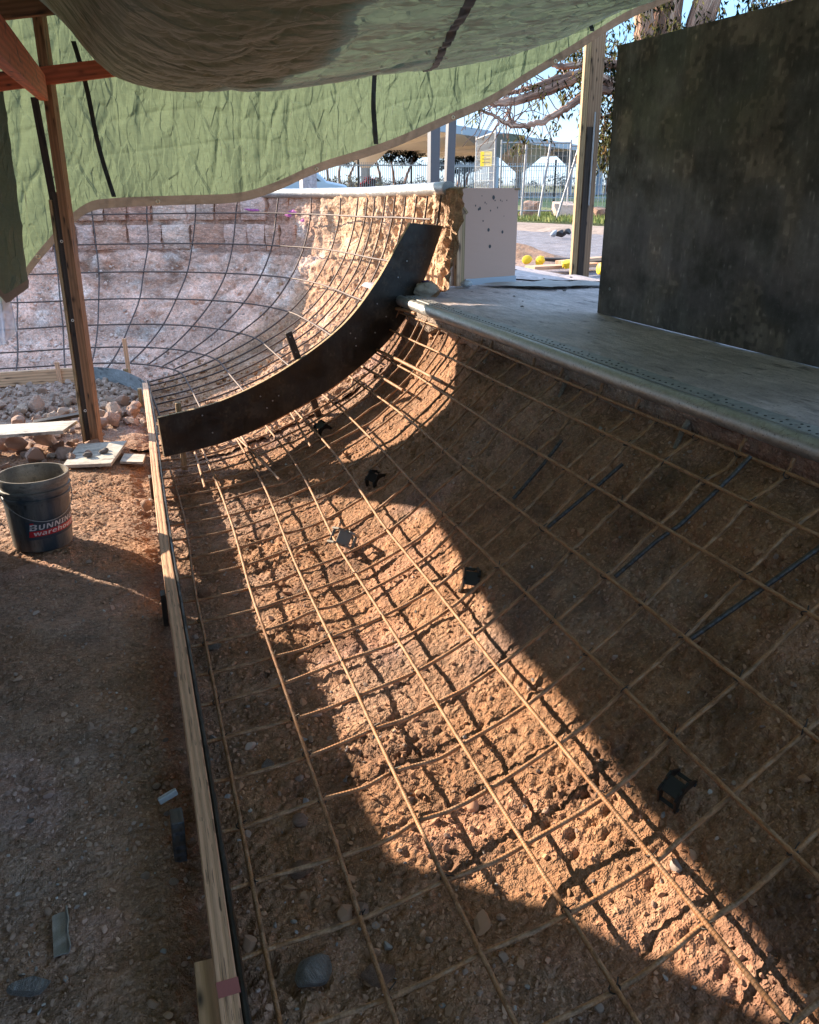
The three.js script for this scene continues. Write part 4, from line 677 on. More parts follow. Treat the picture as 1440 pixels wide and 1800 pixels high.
{
  const t = thing('roof_tarp', 'dark sagging tarp roof overhead with wrinkled belly and black seam', 'tarpaulin');
  mesh('cloth', grid(620, 560, (i, j) => { const z = lerp(-5.735, 3.6, pow(j / 560, 1.4)), x = lerp(-1.6, roofX1(z), i / 620); return [x, roofY(x, z), z, x, z, 1, 1, 1]; }), M.tarpRoof, t);
  mesh('seam_tape', grid(6, 200, (i, j) => { const z = lerp(-5.0, 0.5, j / 200), x = interp(z, [-5, -4.15, -3.2, -2, 0.5], [1.82, 1.63, 1.31, 0.95, 0.3]) + 0.036 * (i / 6 - 0.5); return [x, roofY(x, z) - 0.006, z, x, z, 1, 1, 1]; }), M.tape, t);
  mesh('hem', grid(4, 200, (i, j) => { const z = lerp(-5.72, 3.6, j / 200), x = roofX1(z) - 0.06 + 0.07 * i / 4; return [x, roofY(x, z) - 0.004, z, x, z, 1, 1, 1]; }), M.hem, t);
}
// low hoarding of formwork sheets left of the frame: it shades the near floor
{
  const t = thing('formply_stack', 'low hoarding of formwork sheets at the left side of the floor', 'hoarding', [-1.32, 0, 0]);
  const bb = (z0, z1, h, o) => { const g = new RoundedBoxGeometry(0.017, h, z1 - z0, 2, 0.002); boxUV(g, 'z'); g.translate(o, h / 2 - 0.02, (z0 + z1) / 2); return g; };
  mesh('low_sheet', bb(-4.80, -3.202, 1.02, 0), M.panelPly, t); mesh('high_sheet', bb(-3.20, -1.2, 1.54, -0.004), M.panelPly, t); mesh('high_sheet', bb(-1.205, 3.2, 1.50, -0.022), M.panelPly, t);
  mesh('notch_sheet', (() => { const s = new THREE.Shape(); s.moveTo(3.67, 0.96); s.lineTo(3.68, 1.03); s.lineTo(3.69, 1.16); s.lineTo(3.58, 1.30); s.lineTo(3.48, 1.38); s.lineTo(3.36, 1.44); s.lineTo(3.18, 1.50); s.lineTo(3.18, 0.98); s.closePath(); const g = new THREE.ExtrudeGeometry(s, { depth: 0.017, bevelEnabled: false }); g.rotateY(PI / 2); g.translate(0.02, 0, 0); return g; })(), M.panelPly, t);
}
// second, darker layer of tarp folded under the left end of the roof
{
  const t = thing('tarp_fold', 'second crumpled layer of tarp lying on the roof at upper left', 'tarpaulin');
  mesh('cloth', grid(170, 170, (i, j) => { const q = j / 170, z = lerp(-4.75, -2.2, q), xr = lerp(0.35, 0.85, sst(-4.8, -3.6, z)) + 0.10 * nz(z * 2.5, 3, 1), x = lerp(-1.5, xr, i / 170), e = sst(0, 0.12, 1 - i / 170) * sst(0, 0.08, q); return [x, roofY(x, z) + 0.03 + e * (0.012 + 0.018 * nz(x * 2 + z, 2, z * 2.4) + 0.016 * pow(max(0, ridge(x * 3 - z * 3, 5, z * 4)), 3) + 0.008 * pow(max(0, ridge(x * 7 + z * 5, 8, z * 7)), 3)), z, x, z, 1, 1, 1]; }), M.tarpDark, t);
}

// ---------------------------------------------------------------- rubble stones and boards on the floor at left
{
  const f = rngOf(77), geos = []; for (let i = 0; i < 10; i++) geos.push(rockGeo(20 + i, 3, 0.6));
  const mats = [M.rockPink, M.rockCream, M.rockPink, M.rockBrown];
  const big = [
    [-0.54, -5.43, 0.115, 0.085, 0.07, 'rounded pale stone at the left edge below the near white board'],
    [-0.37, -5.50, 0.13, 0.09, 0.085, 'squarish cream stone under the right end of the long white board'],
    [-0.44, -5.16, 0.11, 0.075, 0.06, 'pale block of sandstone right behind the bucket rim'],
    [-0.27, -5.20, 0.10, 0.08, 0.05, 'orange-pink flat stone left of the second white board'],
    [0.036, -6.10, 0.11, 0.085, 0.075, 'large pink boulder just right of the left timber post'],
    [0.17, -6.02, 0.085, 0.07, 0.075, 'pink stone between the boulder and the edge board'],
    [-0.47, -6.42, 0.12, 0.08, 0.085, 'sandstone lump at the sunlit edge left of the post'],
    [-0.05, -6.62, 0.06, 0.05, 0.045, 'pinkish stone on the grey gravel right of the post'],
    [-0.45, -7.0, 0.07, 0.05, 0.045, 'lone pale stone on the shaded gravel in front of the far form board'],
    [0.118, -4.15, 0.055, 0.04, 0.035, 'rounded brownish stone against the edge board beyond the bucket shadow'],
  ];
  big.forEach(([x, z, a, b, h, l], i) => { const o = mesh('sandstone_rock', geos[i % 10], mats[i % 3]); o.position.set(x, h * 0.55, z); o.scale.set(a * 0.62, h * 0.85, b * 0.75); o.rotation.set(0, f() * 6, 0); tag(o, l, 'rock', 'sandstone rocks on the floor'); });
  const placed = big.map(b => [b[0], b[1], b[2] * 0.5]);
  let tries = 0, n = 0;
  while (n < 95 && tries++ < 6000) {
    const x = rr(-0.85, 0.24, f), z = rr(-6.75, -5.0, f); const r = 0.018 + 0.040 * pow(f(), 1.6);
    if (x > -0.02 && z > -5.75) continue; if (z < -6.45 && f() < 0.6) continue; if (z > -5.05 && x > -0.4) continue;
    if (Math.hypot(x + 0.1, z + 5.44) < 0.09) continue;
    if (placed.some(p => Math.hypot(p[0] - x, p[1] - z) < (p[2] + r) * 0.85)) continue;
    placed.push([x, z, r]); n++;
    const o = mesh('sandstone_rock', geos[floor(f() * 10)], mats[floor(f() * 3.3)]); o.position.set(x, r * 0.5, z); o.scale.set(r * rr(0.9, 1.5, f), r * rr(0.7, 1.1, f), r * rr(0.8, 1.2, f)); o.rotation.set(rr(-0.3, 0.3, f), f() * 6, rr(-0.3, 0.3, f));
    const rg = z < -6.1 ? ['small sandstone rubble at the sunlit edge of the shaded gravel', 'rubble at the gravel edge'] : x > -0.08 ? ['small pink rubble between the left post and the edge board', 'rubble right of the post'] : z < -5.62 ? ['small pale rubble behind the long white board', 'rubble behind the white board'] : ['small sandstone rubble between the long white board and the bucket', 'rubble by the bucket'];
    tag(o, rg[0], 'rock', rg[1]);
  }
  // shaded gravel before the far form
  const im = new THREE.InstancedMesh(geos[2], M.crumb, 520), d = new THREE.Object3D(), c = new THREE.Color();
  for (let i = 0; i < 520; i++) { const x = rr(-0.95, 0.22, f), z = rr(-7.35, -6.2, f), s = 0.008 + 0.022 * pow(f(), 2); d.position.set(x, s * 0.4, z); d.rotation.set(f() * 6, f() * 6, f() * 6); d.scale.set(s * 1.2, s, s); d.updateMatrix(); im.setMatrixAt(i, d.matrix); const k = rr(0.7, 1.2, f); im.setColorAt(i, c.setRGB(0.36 * k, 0.26 * k, 0.21 * k)); }
  im.name = 'gravel_chips'; tag(im, 'pale gravel chips in the shade before the far form board', 'gravel'); stuff(im); scene.add(im);
}
function board4(name, label, pts, y, th, m, cat = 'board', dy = [0, 0, 0, 0]) {      // flat board with the given corners
  const s = new THREE.Shape(pts.map(p => new THREE.Vector2(p[0], -p[1]))), g = new THREE.ExtrudeGeometry(s, { depth: th, bevelEnabled: true, bevelSize: 0.001, bevelThickness: 0.001, bevelSegments: 1 });
  g.rotateX(-PI / 2); const cx = pts.reduce((a, p) => a + p[0], 0) / pts.length, cz = pts.reduce((a, p) => a + p[1], 0) / pts.length; g.translate(-cx, 0, -cz);
  const t = thing(name, label, cat, [cx, y, cz]); mesh('sheet', g, m, t); return t;
}
{
  const a = board4('white_board', 'long white-faced ply board resting on the rubble at the left edge', [[-1.3, -5.66], [-0.185, -5.47], [-0.265, -5.255], [-1.3, -5.38]], 0.125, 0.017, M.whitePly); a.rotation.z = 0.015;
  const b = board4('white_board', 'tilted square of white-faced ply at the foot of the left post', [[-0.274, -4.95], [-0.02, -4.865], [0.085, -5.235], [-0.19, -5.30]], 0.028, 0.016, M.whitePly); b.rotation.set(0.04, 0, 0.05);
  const lumps = [[-0.14, -5.03, 0.022], [-0.055, -5.06, 0.02], [-0.04, -5.10, 0.014]]; lumps.forEach(([x, z, r], i) => { const o = mesh('mud_lump', rockGeo(90 + i, 2, 0.2), M.rockGrey); o.position.set(x, 0.055, z); o.scale.set(r * 1.3, r * 0.7, r); tag(o, ['dried mud lump on the tilted white board, nearest the bucket', 'dried mud lump on the tilted white board, largest on its right half', 'small dried crumb on the tilted white board behind the other two'][i], 'mud lump', 'mud lumps on the white board'); });
  board4('ply_offcut', 'pale ply offcut lying between the tilted white board and the edge board', [[0.06, -5.10], [0.175, -5.02], [0.15, -4.88], [0.03, -4.95]], 0.01, 0.012, M.whitePly).rotation.z = 0.04;
  const d = board4('dark_offcut', 'dark strip of formply lying on the rubble behind the long white board', [[-0.46, -5.80], [-0.15, -5.86], [-0.16, -5.92], [-0.46, -5.87]], 0.07, 0.017, M.blackPly); d.rotation.z = 0.06;
}
// near floor: rock, scrap of bent steel
{
  const o = mesh('grey_rock', rockGeo(55, 4, 0.65), M.rockGrey); o.position.set(-0.285, 0.018, -1.425); o.scale.set(0.040, 0.028, 0.028); o.rotation.y = 0.3; tag(o, 'grey angular rock on the dark floor in the bottom left corner', 'rock');
  const s = thing('steel_scrap', 'bent strip of shiny steel angle lying on the dark floor at lower left', 'steel scrap', [-0.232, 0.006, -1.55]); s.rotation.set(0, 0.05, 0);
  const fl = (w, o) => { const g = new THREE.BoxGeometry(w, 0.0025, 0.115, 4, 1, 12), p = g.attributes.position; for (let i = 0; i < p.count; i++) p.setY(i, p.getY(i) + 0.004 * nz(p.getX(i) * 40 + o, 1, p.getZ(i) * 30)); g.computeVertexNormals(); return g; };
  const a = fl(0.03, 0); mesh('leg', a, M.galv, s); const b = fl(0.018, 9); b.rotateZ(1.3); b.translate(0.016, 0.009, 0); mesh('leg', b, M.galv, s);
  const f = rngOf(6); const spots = [[0.01, -1.98], [0.025, -1.86], [-0.04, -1.66], [-0.3, -1.95], [0.02, -1.62], [0.05, -2.18]];
  const labs = ['pale pebble beside the edge board above the steel peg', 'whitish pebble on the floor left of the steel peg', 'chalky little stone on the dark floor midway to the left edge', 'grey-white pebble at the left edge of the dark floor', 'cream chip of stone just below the steel peg', 'small light stone tucked against the edge board further up'];
  spots.forEach(([x, z], i) => { const r = rr(0.007, 0.012, f), q = mesh('pebble', rockGeo(60 + i, 2, 0.3), i % 2 ? M.rockGrey : M.rockCream); q.position.set(x - 0.01, r * 0.5, z); q.scale.set(r * 1.2, r * 0.8, r); tag(q, labs[i], 'pebble'); });
  // stones in the trench right of the board
  const tr = [[0.30, -1.58, 0.030], [0.26, -1.30, 0.045], [0.40, -1.42, 0.022], [0.38, -1.24, 0.034], [0.30, -2.0, 0.022], [0.335, -1.75, 0.024], [0.27, -3.15, 0.035], [0.25, -2.72, 0.028], [0.50, -1.06, 0.03], [0.44, -1.10, 0.022], [0.60, -1.15, 0.018]];
  tr.forEach(([x, z, r], i) => { const q = mesh('buried_stone', rockGeo(70 + i, 3, 0.5), [M.rockBrown, M.rockGrey, M.rockPink][i % 3]); q.position.set(x, -0.02, z); q.scale.set(r, r * 0.6, r * 0.85); q.rotation.y = i; tag(q, ['brown stone in the shaded trench midway down, half sunk', 'largest dark stone in the trench near the bottom of the photo', 'small pinkish stone in the trench above the largest dark one', 'brown cobble beside the largest dark stone in the trench', 'grey pebble in the trench beside the edge board, above the steel peg', 'pink stone in the trench level with the steel peg', 'brown stone by the edge board just beyond the lit timber end', 'grey stone by the edge board beside the black flat stake', 'pinkish cobble among the lower trench gravel, farthest right but one', 'brown pebble among the lowest trench gravel', 'grey stone farthest right in the lower trench gravel'][i], 'rock'); });
}
// ---------------------------------------------------------------- plastic bar chairs under the mesh
function barChair(label, pos, rot, m, s = 1) {
  const t = thing('bar_chair', label, 'bar chair', pos, 'plastic bar chairs under the mesh');
  const sh = new THREE.Shape(); sh.moveTo(-0.055, 0); sh.lineTo(-0.032, 0.062); sh.lineTo(-0.012, 0.066); sh.quadraticCurveTo(0, 0.050, 0.012, 0.066); sh.lineTo(0.032, 0.062); sh.lineTo(0.055, 0); sh.lineTo(0.040, 0); sh.quadraticCurveTo(0, 0.075, -0.040, 0); sh.closePath();
  for (const o of [-0.03, 0.024]) { const g = new THREE.ExtrudeGeometry(sh, { depth: 0.006, bevelEnabled: true, bevelSize: 0.001, bevelThickness: 0.001, bevelSegments: 1 }); g.translate(0, 0, o); mesh('leg_frame', g, m, t); }
  const br = new RoundedBoxGeometry(0.05, 0.006, 0.054, 1, 0.002); br.translate(0, 0.057, 0); mesh('saddle', br, m, t);
  for (const x of [-0.043, 0.043]) { const b = new RoundedBoxGeometry(0.012, 0.005, 0.07, 1, 0.002); b.translate(x, 0.004, 0); mesh('foot', b, m, t); }
  t.rotation.set(...rot); t.scale.setScalar(s); return t;
}
barChair('black plastic bar chair at the tip of the long shadow below the template', [1.15, 0.195, -3.64], [0.3, 0.6, 0.75], M.blackPlastic, 0.88);
barChair('black plastic bar chair at the edge of the lit soil in mid slope', [1.115, 0.205, -2.47], [0.5, 1.2, 0.5], M.blackPlastic, 0.95);
barChair('black plastic bar chair deep in the shade at lower right', [1.10, 0.225, -1.27], [0.2, 0.4, 0.7], M.blackPlastic, 0.8);
barChair('grey sunlit plastic bar chair lying on its side in the lit strip', [0.86, 0.115, -3.19], [1.2, -0.5, 0.2], M.greyPlastic, 1.1);
barChair('black plastic bar chair in the template shadow', [1.13, 0.20, -4.55], [0.3, 0.3, 0.5], M.blackPlastic, 0.9);
// ---------------------------------------------------------------- things on the deck
{
  const t = thing('cloth_bundle', 'pale bundled rag lying on the deck at the end of the near coping', 'rag', [1.93, 0.862, -5.02]);
  const g = new THREE.SphereGeometry(1, 48, 32), p = g.attributes.position; for (let i = 0; i < p.count; i++) { const v = V(p.getX(i), p.getY(i), p.getZ(i)), k = 1 + 0.22 * nz(v.x * 1.8, v.y * 1.8, v.z * 1.8) + 0.10 * ridge(v.x * 4, v.y * 4, v.z * 4); p.setXYZ(i, v.x * 0.075 * k, max(-0.01, v.y * 0.055 * k + 0.03), v.z * 0.055 * k); } g.computeVertexNormals(); mesh('bundle', g, M.cloth, t);
  const s = new THREE.TorusGeometry(0.02, 0.006, 8, 16); s.rotateX(1.2); s.translate(-0.01, 0.082, 0); mesh('purple_cord', s, std({ color: C(0.06, 0.03, 0.10), roughness: 0.6 }), t);
  const r = mesh('crumpled_foil', rockGeo(120, 3, 0.3), M.galvDull); r.position.set(2.33, 0.885, -5.32); r.scale.set(0.045, 0.028, 0.03); tag(r, 'crumpled scrap of grey plastic at the lower left corner of the plywood box', 'scrap');
}
{
  const sheetOf = (name, label, x0, x1, z0, z1, amp, sd, m) => { const t = thing(name, label, 'plastic sheet'); mesh('sheet', grid(90, 60, (i, j) => { const u = i / 90, v = j / 60, x = lerp(x0, x1, u) + 0.05 * nz(v * 3, sd, 1) + 0.35 * v, z = lerp(z0, z1, v) + 0.06 * nz(u * 4, sd, 2); const e = min(1, 6 * min(u, 1 - u), 6 * min(v, 1 - v)); return [x, 0.874 + amp * (0.5 + nz(x * 4 + sd, z * 6, 3)) * (0.35 + 0.65 * e) + 0.06 * amp / 0.03 * exp(-pow((x - 2.95) / 0.06, 2) - pow((z + 5.5) / 0.10, 2)), z, x, z, 1, 1, 1]; }), m, t); return t; };
  sheetOf('plastic_sheet', 'rumpled grey plastic sheet across the deck in front of the box', 2.45, 3.05, -5.40, -5.05, 0.022, 3, std({ color: C(0.30, 0.29, 0.28), roughness: 0.5 }));
  const t = thing('cable', 'thin black cable along the deck right of the plywood box', 'cable'); const pts = []; for (let i = 0; i <= 20; i++) pts.push(V(2.80 + 0.028 * i, 0.870 + 0.003 * sin(i), -5.62 + 0.018 * i + 0.012 * sin(i * 0.35))); mesh('cable', barGeo(pts, 0.006, 6), M.wire, t);
  const f = rngOf(8), fl = []; for (let i = 0; i < 70; i++) { const g = rockGeo(130 + i % 4, 1, 0.4).clone(); const s = rr(0.003, 0.010, f); g.scale(s * 1.5, s * 0.6, s); g.translate(rr(1.95, 3.45, f), 0.868, rr(-8, -3.4, f)); fl.push(g); } const o = mesh('mortar_crumbs', mergeGeometries(fl), M.rockGrey); tag(o, 'dark mortar crumbs sprinkled over the concrete deck', 'crumbs'); stuff(o);
}
// yellow caps, boards beyond the deck
{
  const cap = (label, x, y, z, s, rot) => { const t = thing('safety_cap', label, 'safety cap', [x, y, z], 'yellow safety caps'); const g = new THREE.LatheGeometry([[0, 0.034], [0.044, 0.032], [0.052, 0.022], [0.052, 0.006], [0.030, 0.0], [0.028, -0.07], [0.022, -0.075], [0, -0.075]].map(p => new THREE.Vector2(...p)), 20); mesh('cap', g, M.yellow, t); const r = new THREE.TorusGeometry(0.051, 0.004, 8, 20); r.rotateX(PI / 2); mesh('rim', r, M.yellow, t); const w = new THREE.BoxGeometry(0.10, 0.018, 0.018); w.translate(0, -0.03, 0); mesh('grip', w, M.yellow, t); t.scale.set(s * 0.9, s * 0.62, s * 0.75); t.rotation.set(...rot); return t; };
  cap('yellow cap beside the plywood box, left one of the touching pair', 3.87, 0.84, -7.45, 1.0, [1.2, 0, 0.8]); cap('yellow cap of the touching pair nearest the boards', 3.97, 0.83, -7.38, 1.05, [0.5, 0.4, 1.4]);
  cap('yellow cap standing alone on the boards left of the pale post', 3.99, 0.845, -6.92, 0.95, [0.3, 0, 0.3]); cap('yellow cap lying right of the pale post beside the dark panel', 4.09, 0.83, -6.52, 1.05, [0.2, 0, 1.5]);
  const b = thing('scrap_board', 'wide weathered board lying beyond the deck left of the pale post', 'board'); mesh('board', beamGeo(V(3.72, 0.80, -7.1), V(4.5, 0.80, -7.2), 0.16, 0.03), M.worn, b);
  const c = thing('scrap_board', 'pale board propped on the other one beyond the deck', 'board'); mesh('board', beamGeo(V(3.95, 0.85, -6.98), V(4.75, 0.86, -7.25), 0.10, 0.03), M.pine, c);
  const d = thing('scrap_board', 'dark board lying on the gravel behind the pale post', 'board'); mesh('board', beamGeo(V(4.3, 0.80, -7.9), V(5.6, 0.80, -7.0), 0.12, 0.03), M.darkWood, d);
  const e = thing('bagged_scrap', 'small heap of crumpled black and silver bags on the gravel', 'rubbish bag', [6.75, 0.82, -11.95]); [[0, 0, 0, 0.17, 0], [-0.24, 0, 0.06, 0.13, 1], [0.2, 0.02, 0.1, 0.14, 2]].forEach(([x, y, z, r, i]) => { const g = rockGeo(140 + i, 4, 0.7); g.scale(r * 1.1, r * 0.8, r * 0.8); g.translate(x, y + 0.05, z); mesh('bag', g, i === 1 ? M.galvDull : M.wire, e); }); e.scale.setScalar(0.5); e.position.y = 0.79;
}
// logs and broken slabs below the temporary fence
{
  const f = rngOf(15); const put = (name, l, x, z, s, m, sd) => { const bg = new THREE.BoxGeometry(1.5, 1.5, 1.5, 6, 6, 6), bp = bg.attributes.position; for (let i = 0; i < bp.count; i++) { const a = bp.getX(i), b = bp.getY(i), c = bp.getZ(i); bp.setXYZ(i, a * (1 - 0.25 * b) + 0.22 * nz(a * 1.1 + sd, b, c), b * (1 + 0.25 * a) + 0.2 * nz(a, b * 1.2 + sd, c), c + 0.25 * nz(a, b, c + sd)); } const o = mesh(name, toCreasedNormals(bg, 0.5), m); o.position.set(x, 0.80 + s[1] * 0.55, z); o.scale.set(...s); o.rotation.y = f() * 3; tag(o, l, 'concrete lump', 'broken lumps below the fence'); };
  put('broken_slab', 'brown block leaning at the left of the broken lumps below the fence', 9.75, -18.75, [0.30, 0.24, 0.22], M.rockBrown, 150); put('broken_slab', 'pale angular block in the middle of the lumps below the fence', 10.15, -17.95, [0.34, 0.24, 0.26], M.rockCream, 151); put('broken_slab', 'flat pale slab on top behind the middle lump below the fence', 10.75, -18.1, [0.40, 0.18, 0.24], M.rockPink, 152); put('broken_slab', 'small brown lump nearest the pale post below the fence', 10.75, -17.3, [0.26, 0.16, 0.2], M.rockBrown, 153); put('broken_slab', 'low dark lump at the far left of the bank below the fence', 9.4, -19.6, [0.34, 0.14, 0.2], M.rockBrown, 154);
  const l = thing('log', 'fallen grey branch lying across the broken lumps', 'log'); mesh('log', barGeo([V(10.5, 1.02, -17.8), V(10.8, 0.94, -17.3), V(11.0, 0.84, -16.9)], 0.055, 10, 0.035), M.rockGrey, l);
}
// ---------------------------------------------------------------- temporary fence panels
function fencePanel(label, A, B, h, lean, ground) {
  const a = V(...A), b = V(...B), L = a.distanceTo(b), t = thing('fence_panel', label, 'temporary fence', [A[0], A[1], A[2]], 'temporary fence panels'); t.rotation.y = Math.atan2(-(b.z - a.z), b.x - a.x); t.rotation.order = 'YXZ'; t.rotation.x = lean;
  const fr = []; for (const x of [0, L]) fr.push(barGeo([V(x, -0.1, 0), V(x, h + 0.06, 0)], 0.019, 8)); for (const y of [h, 0.1]) fr.push(barGeo([V(0, y, 0), V(L, y, 0)], 0.017, 8)); mesh('frame', mergeGeometries(fr), M.galvDull, t);
  const w = []; for (let x = 0.07; x < L; x += 0.10) w.push(barGeo([V(x, 0.1, 0), V(x, h, 0)], 0.003, 4)); for (let y = 0.2; y < h; y += 0.15) w.push(barGeo([V(0, y, 0), V(L, y, 0)], 0.003, 4)); stuff(mesh('wire_mesh', mergeGeometries(w), M.galvDull, t)); return t;
}
fencePanel('leaning temporary fence panel with a yellow sign, nearest the far coping', [8.78, 0.78, -19.7], [7.95, 0.78, -16.9], 1.7, 0.0);
{
  const s = thing('yellow_sign', 'small yellow sign tied to the leaning temporary fence panel', 'sign', [8.42, 2.02, -18.35]); s.rotation.y = -1.0; mesh('plate', new RoundedBoxGeometry(0.30, 0.30, 0.006, 2, 0.002), M.yellow, s); const g = []; for (const y of [0.07, 0.0, -0.07]) { const q = new THREE.BoxGeometry(0.2, 0.022, 0.002); q.translate(0, y, 0.0045); g.push(q); } mesh('stripes', mergeGeometries(g), std({ color: C(0.35, 0.22, 0.03), roughness: 0.6 }), s);
}
fencePanel('temporary fence panel standing on the grass behind the broken lumps', [8.9, 0.84, -18.6], [10.35, 0.84, -18.1], 1.52, 0.0);
fencePanel('temporary fence panel left of the pale post, tilted among spare posts', [10.3, 0.84, -18.0], [11.8, 0.84, -17.2], 1.45, 0.06);
fencePanel('temporary fence panel seen between the pale post and the dark panel', [10.75, 0.80, -16.9], [13.2, 0.80, -15.4], 1.45, 0.0);
[[9.20, -16.5, 9.62, -16.45, 'leaning galvanised pole left of the pale post, nearest it'], [9.05, -17.0, 9.30, -17.1, 'leaning galvanised pole farther left of the pale post'], [8.85, -17.4, 8.9, -17.4, 'upright galvanised pole beside the leaning poles']].forEach(([x, z, x2, z2, l]) => tag(mesh('steel_pole', barGeo([V(x, 0.8, z), V(x2, 2.28, z2)], 0.024, 10), M.galvDull), l, 'pole', 'loose fence poles'));
// ---------------------------------------------------------------- boundary fences in the distance
function palings(label, A, B, y0, h, n) {
  const a = V(A[0], y0, A[1]), b = V(B[0], y0, B[1]), t = thing('boundary_fence', label, 'fence', [a.x, a.y, a.z]), L = a.distanceTo(b); t.rotation.y = Math.atan2(-(b.z - a.z), b.x - a.x);
  const ps = []; for (let i = 0; i <= n; i++) { const g = new THREE.BoxGeometry(0.028, h, 0.028); g.translate(i / n * L, h / 2, 0); ps.push(g); } stuff(mesh('palings', mergeGeometries(ps), M.galvDull, t));
  for (const y of [h * 0.12, h * 0.92]) mesh('rail', new THREE.BoxGeometry(L, 0.06, 0.05).translate(L / 2, y, 0.05), M.galvDull, t);
  for (let x = 0; x <= L; x += 2.6) mesh('post', new THREE.BoxGeometry(0.09, h + 0.15, 0.09).translate(x, (h + 0.15) / 2, -0.03), M.wire, t);
}
palings('dark steel paling fence beyond the far coping at left', [10.5, -44], [19, -41], 0.7, 1.82, 95);
palings('pale steel paling fence across the lawn behind the temporary panels', [17, -41.5], [40, -27], 0.7, 1.75, 240);
// ---------------------------------------------------------------- shade canopy
{
  const t = thing('shade_canopy', 'large flat steel canopy with pointed column heads beyond the fences', 'canopy');
  const Q = [[9.5, -33.5], [46, -71], [38, -92], [13, -60]], s = new THREE.Shape(Q.map(p => new THREE.Vector2(p[0], -p[1])));
  const soff = std({ color: C(0.88, 0.74, 0.60), roughness: 0.8 }), white = std({ color: C(0.36, 0.39, 0.45), roughness: 0.5 }), blue = std({ color: C(0.25, 0.33, 0.44), roughness: 0.5 });
  const rg = new THREE.ExtrudeGeometry(s, { depth: 0.12, bevelEnabled: false }); rg.rotateX(-PI / 2); rg.translate(0, 4.02, 0); mesh('roof', rg, white, t);
  const sg = new THREE.ShapeGeometry(s); sg.rotateX(-PI / 2); sg.translate(0, 4.0, 0); mesh('soffit', sg, soff, t);
  const fa = V(9.5, 3.98, -33.5), fb = V(43, 3.98, -68); mesh('fascia', beamGeo(fa, fb, 0.12, 0.38), white, t); mesh('gutter', beamGeo(fa.clone().add(V(-0.14, 0.10, -0.12)), fb.clone().add(V(-0.14, 0.10, -0.12)), 0.14, 0.14), blue, t);
  { const P = Q.map(([x, z]) => new THREE.Vector2(lerp(26, x, 1.06), -lerp(-62, z, 1.06))); const cg = new THREE.ShapeGeometry(new THREE.Shape(P)); cg.rotateX(-PI / 2); cg.translate(0, 0.745, 0); struct('canopy_slab', cg, std({ color: C(0.55, 0.50, 0.46), map: rep(concMap, 0.2), roughness: 0.8 })); }
  // soffit ribs
  for (const q of [0.25, 0.5, 0.75]) { const a = V(lerp(9.5, 43, q), 3.9, lerp(-33.5, -68, q)), b = V(lerp(17, 34, q), 3.9, lerp(-61, -86, q)); mesh('soffit_beam', beamGeo(a, b, 0.25, 0.2), soff, t); }
  const cols = [[15.9, -51.5, 2.4, 3.0, soff], [21.6, -46.0, 2.9, 2.6, white], [30.3, -60.2, 2.3, 3.6, soff], [35.5, -62.0, 2.8, 2.6, white], [40.4, -65.6, 2.9, 2.4, blue]];
  for (const [x, z, y, w, m] of cols) { const g = new THREE.CylinderGeometry(w * 0.72, 0.28, 4.0 - y, 4, 1); g.rotateY(PI / 4 - 0.8); g.translate(x, (4.0 + y) / 2, z); mesh('column_head', g, m, t); const c = new THREE.BoxGeometry(0.4, y - 0.6, 0.4); c.rotateY(-0.8); c.translate(x, 0.6 + (y - 0.6) / 2, z); mesh('column', c, m === soff ? M.galvDull : m, t); }
}
// ---------------------------------------------------------------- trees
function leavesGeo(list, rng, size, hang) {       // list of [center, radius, count]
  const P = [], N = [], K = [];
  for (const [c, r, n, tone] of list) for (let i = 0; i < n; i++) {
    const d = V(rr(-1, 1, rng), rr(-1, 1, rng), rr(-1, 1, rng)); if (d.length() > 1) { d.normalize().multiplyScalar(pow(rng(), 0.4)); }
    const p = c.clone().add(d.multiply(r)), L = size * rr(0.7, 1.4, rng), w = L * rr(0.10, 0.17, rng);
    const ax = V(rr(-1, 1, rng), hang ? rr(-2.2, -0.3, rng) : rr(-1, 1, rng), rr(-1, 1, rng)).normalize(), s = ax.clone().cross(V(rr(-1, 1, rng), rr(-1, 1, rng), rr(-1, 1, rng))).normalize(), nn = ax.clone().cross(s);
    const a = p, b = p.clone().addScaledVector(ax, L * 0.45).addScaledVector(s, w), e = p.clone().addScaledVector(ax, L), g = p.clone().addScaledVector(ax, L * 0.45).addScaledVector(s, -w);
    for (const q of [a, b, e, a, e, g]) { P.push(q.x, q.y, q.z); N.push(nn.x, nn.y, nn.z); }
    const k = rr(0.65, 1.35, rng) * (tone ?? 1), y = rng() < 0.12 ? 1.6 : 1; for (let q = 0; q < 6; q++) K.push(0.46 * k * y, 0.50 * k, 0.23 * k);
  }
  const geo = new THREE.BufferGeometry(); geo.setAttribute('position', new THREE.Float32BufferAttribute(P, 3)); geo.setAttribute('normal', new THREE.Float32BufferAttribute(N, 3)); geo.setAttribute('color', new THREE.Float32BufferAttribute(K, 3)); return geo;
}
const leafMat = new THREE.MeshPhysicalMaterial({ vertexColors: true, roughness: 1, transmission: 0.5, thickness: 0, side: THREE.DoubleSide });
const bark = std({ color: C(0.55, 0.40, 0.33), map: rep(barkMap, 0.4, 0.7), bumpMap: rep(barkMap, 0.4, 0.7), bumpScale: 0.03 });
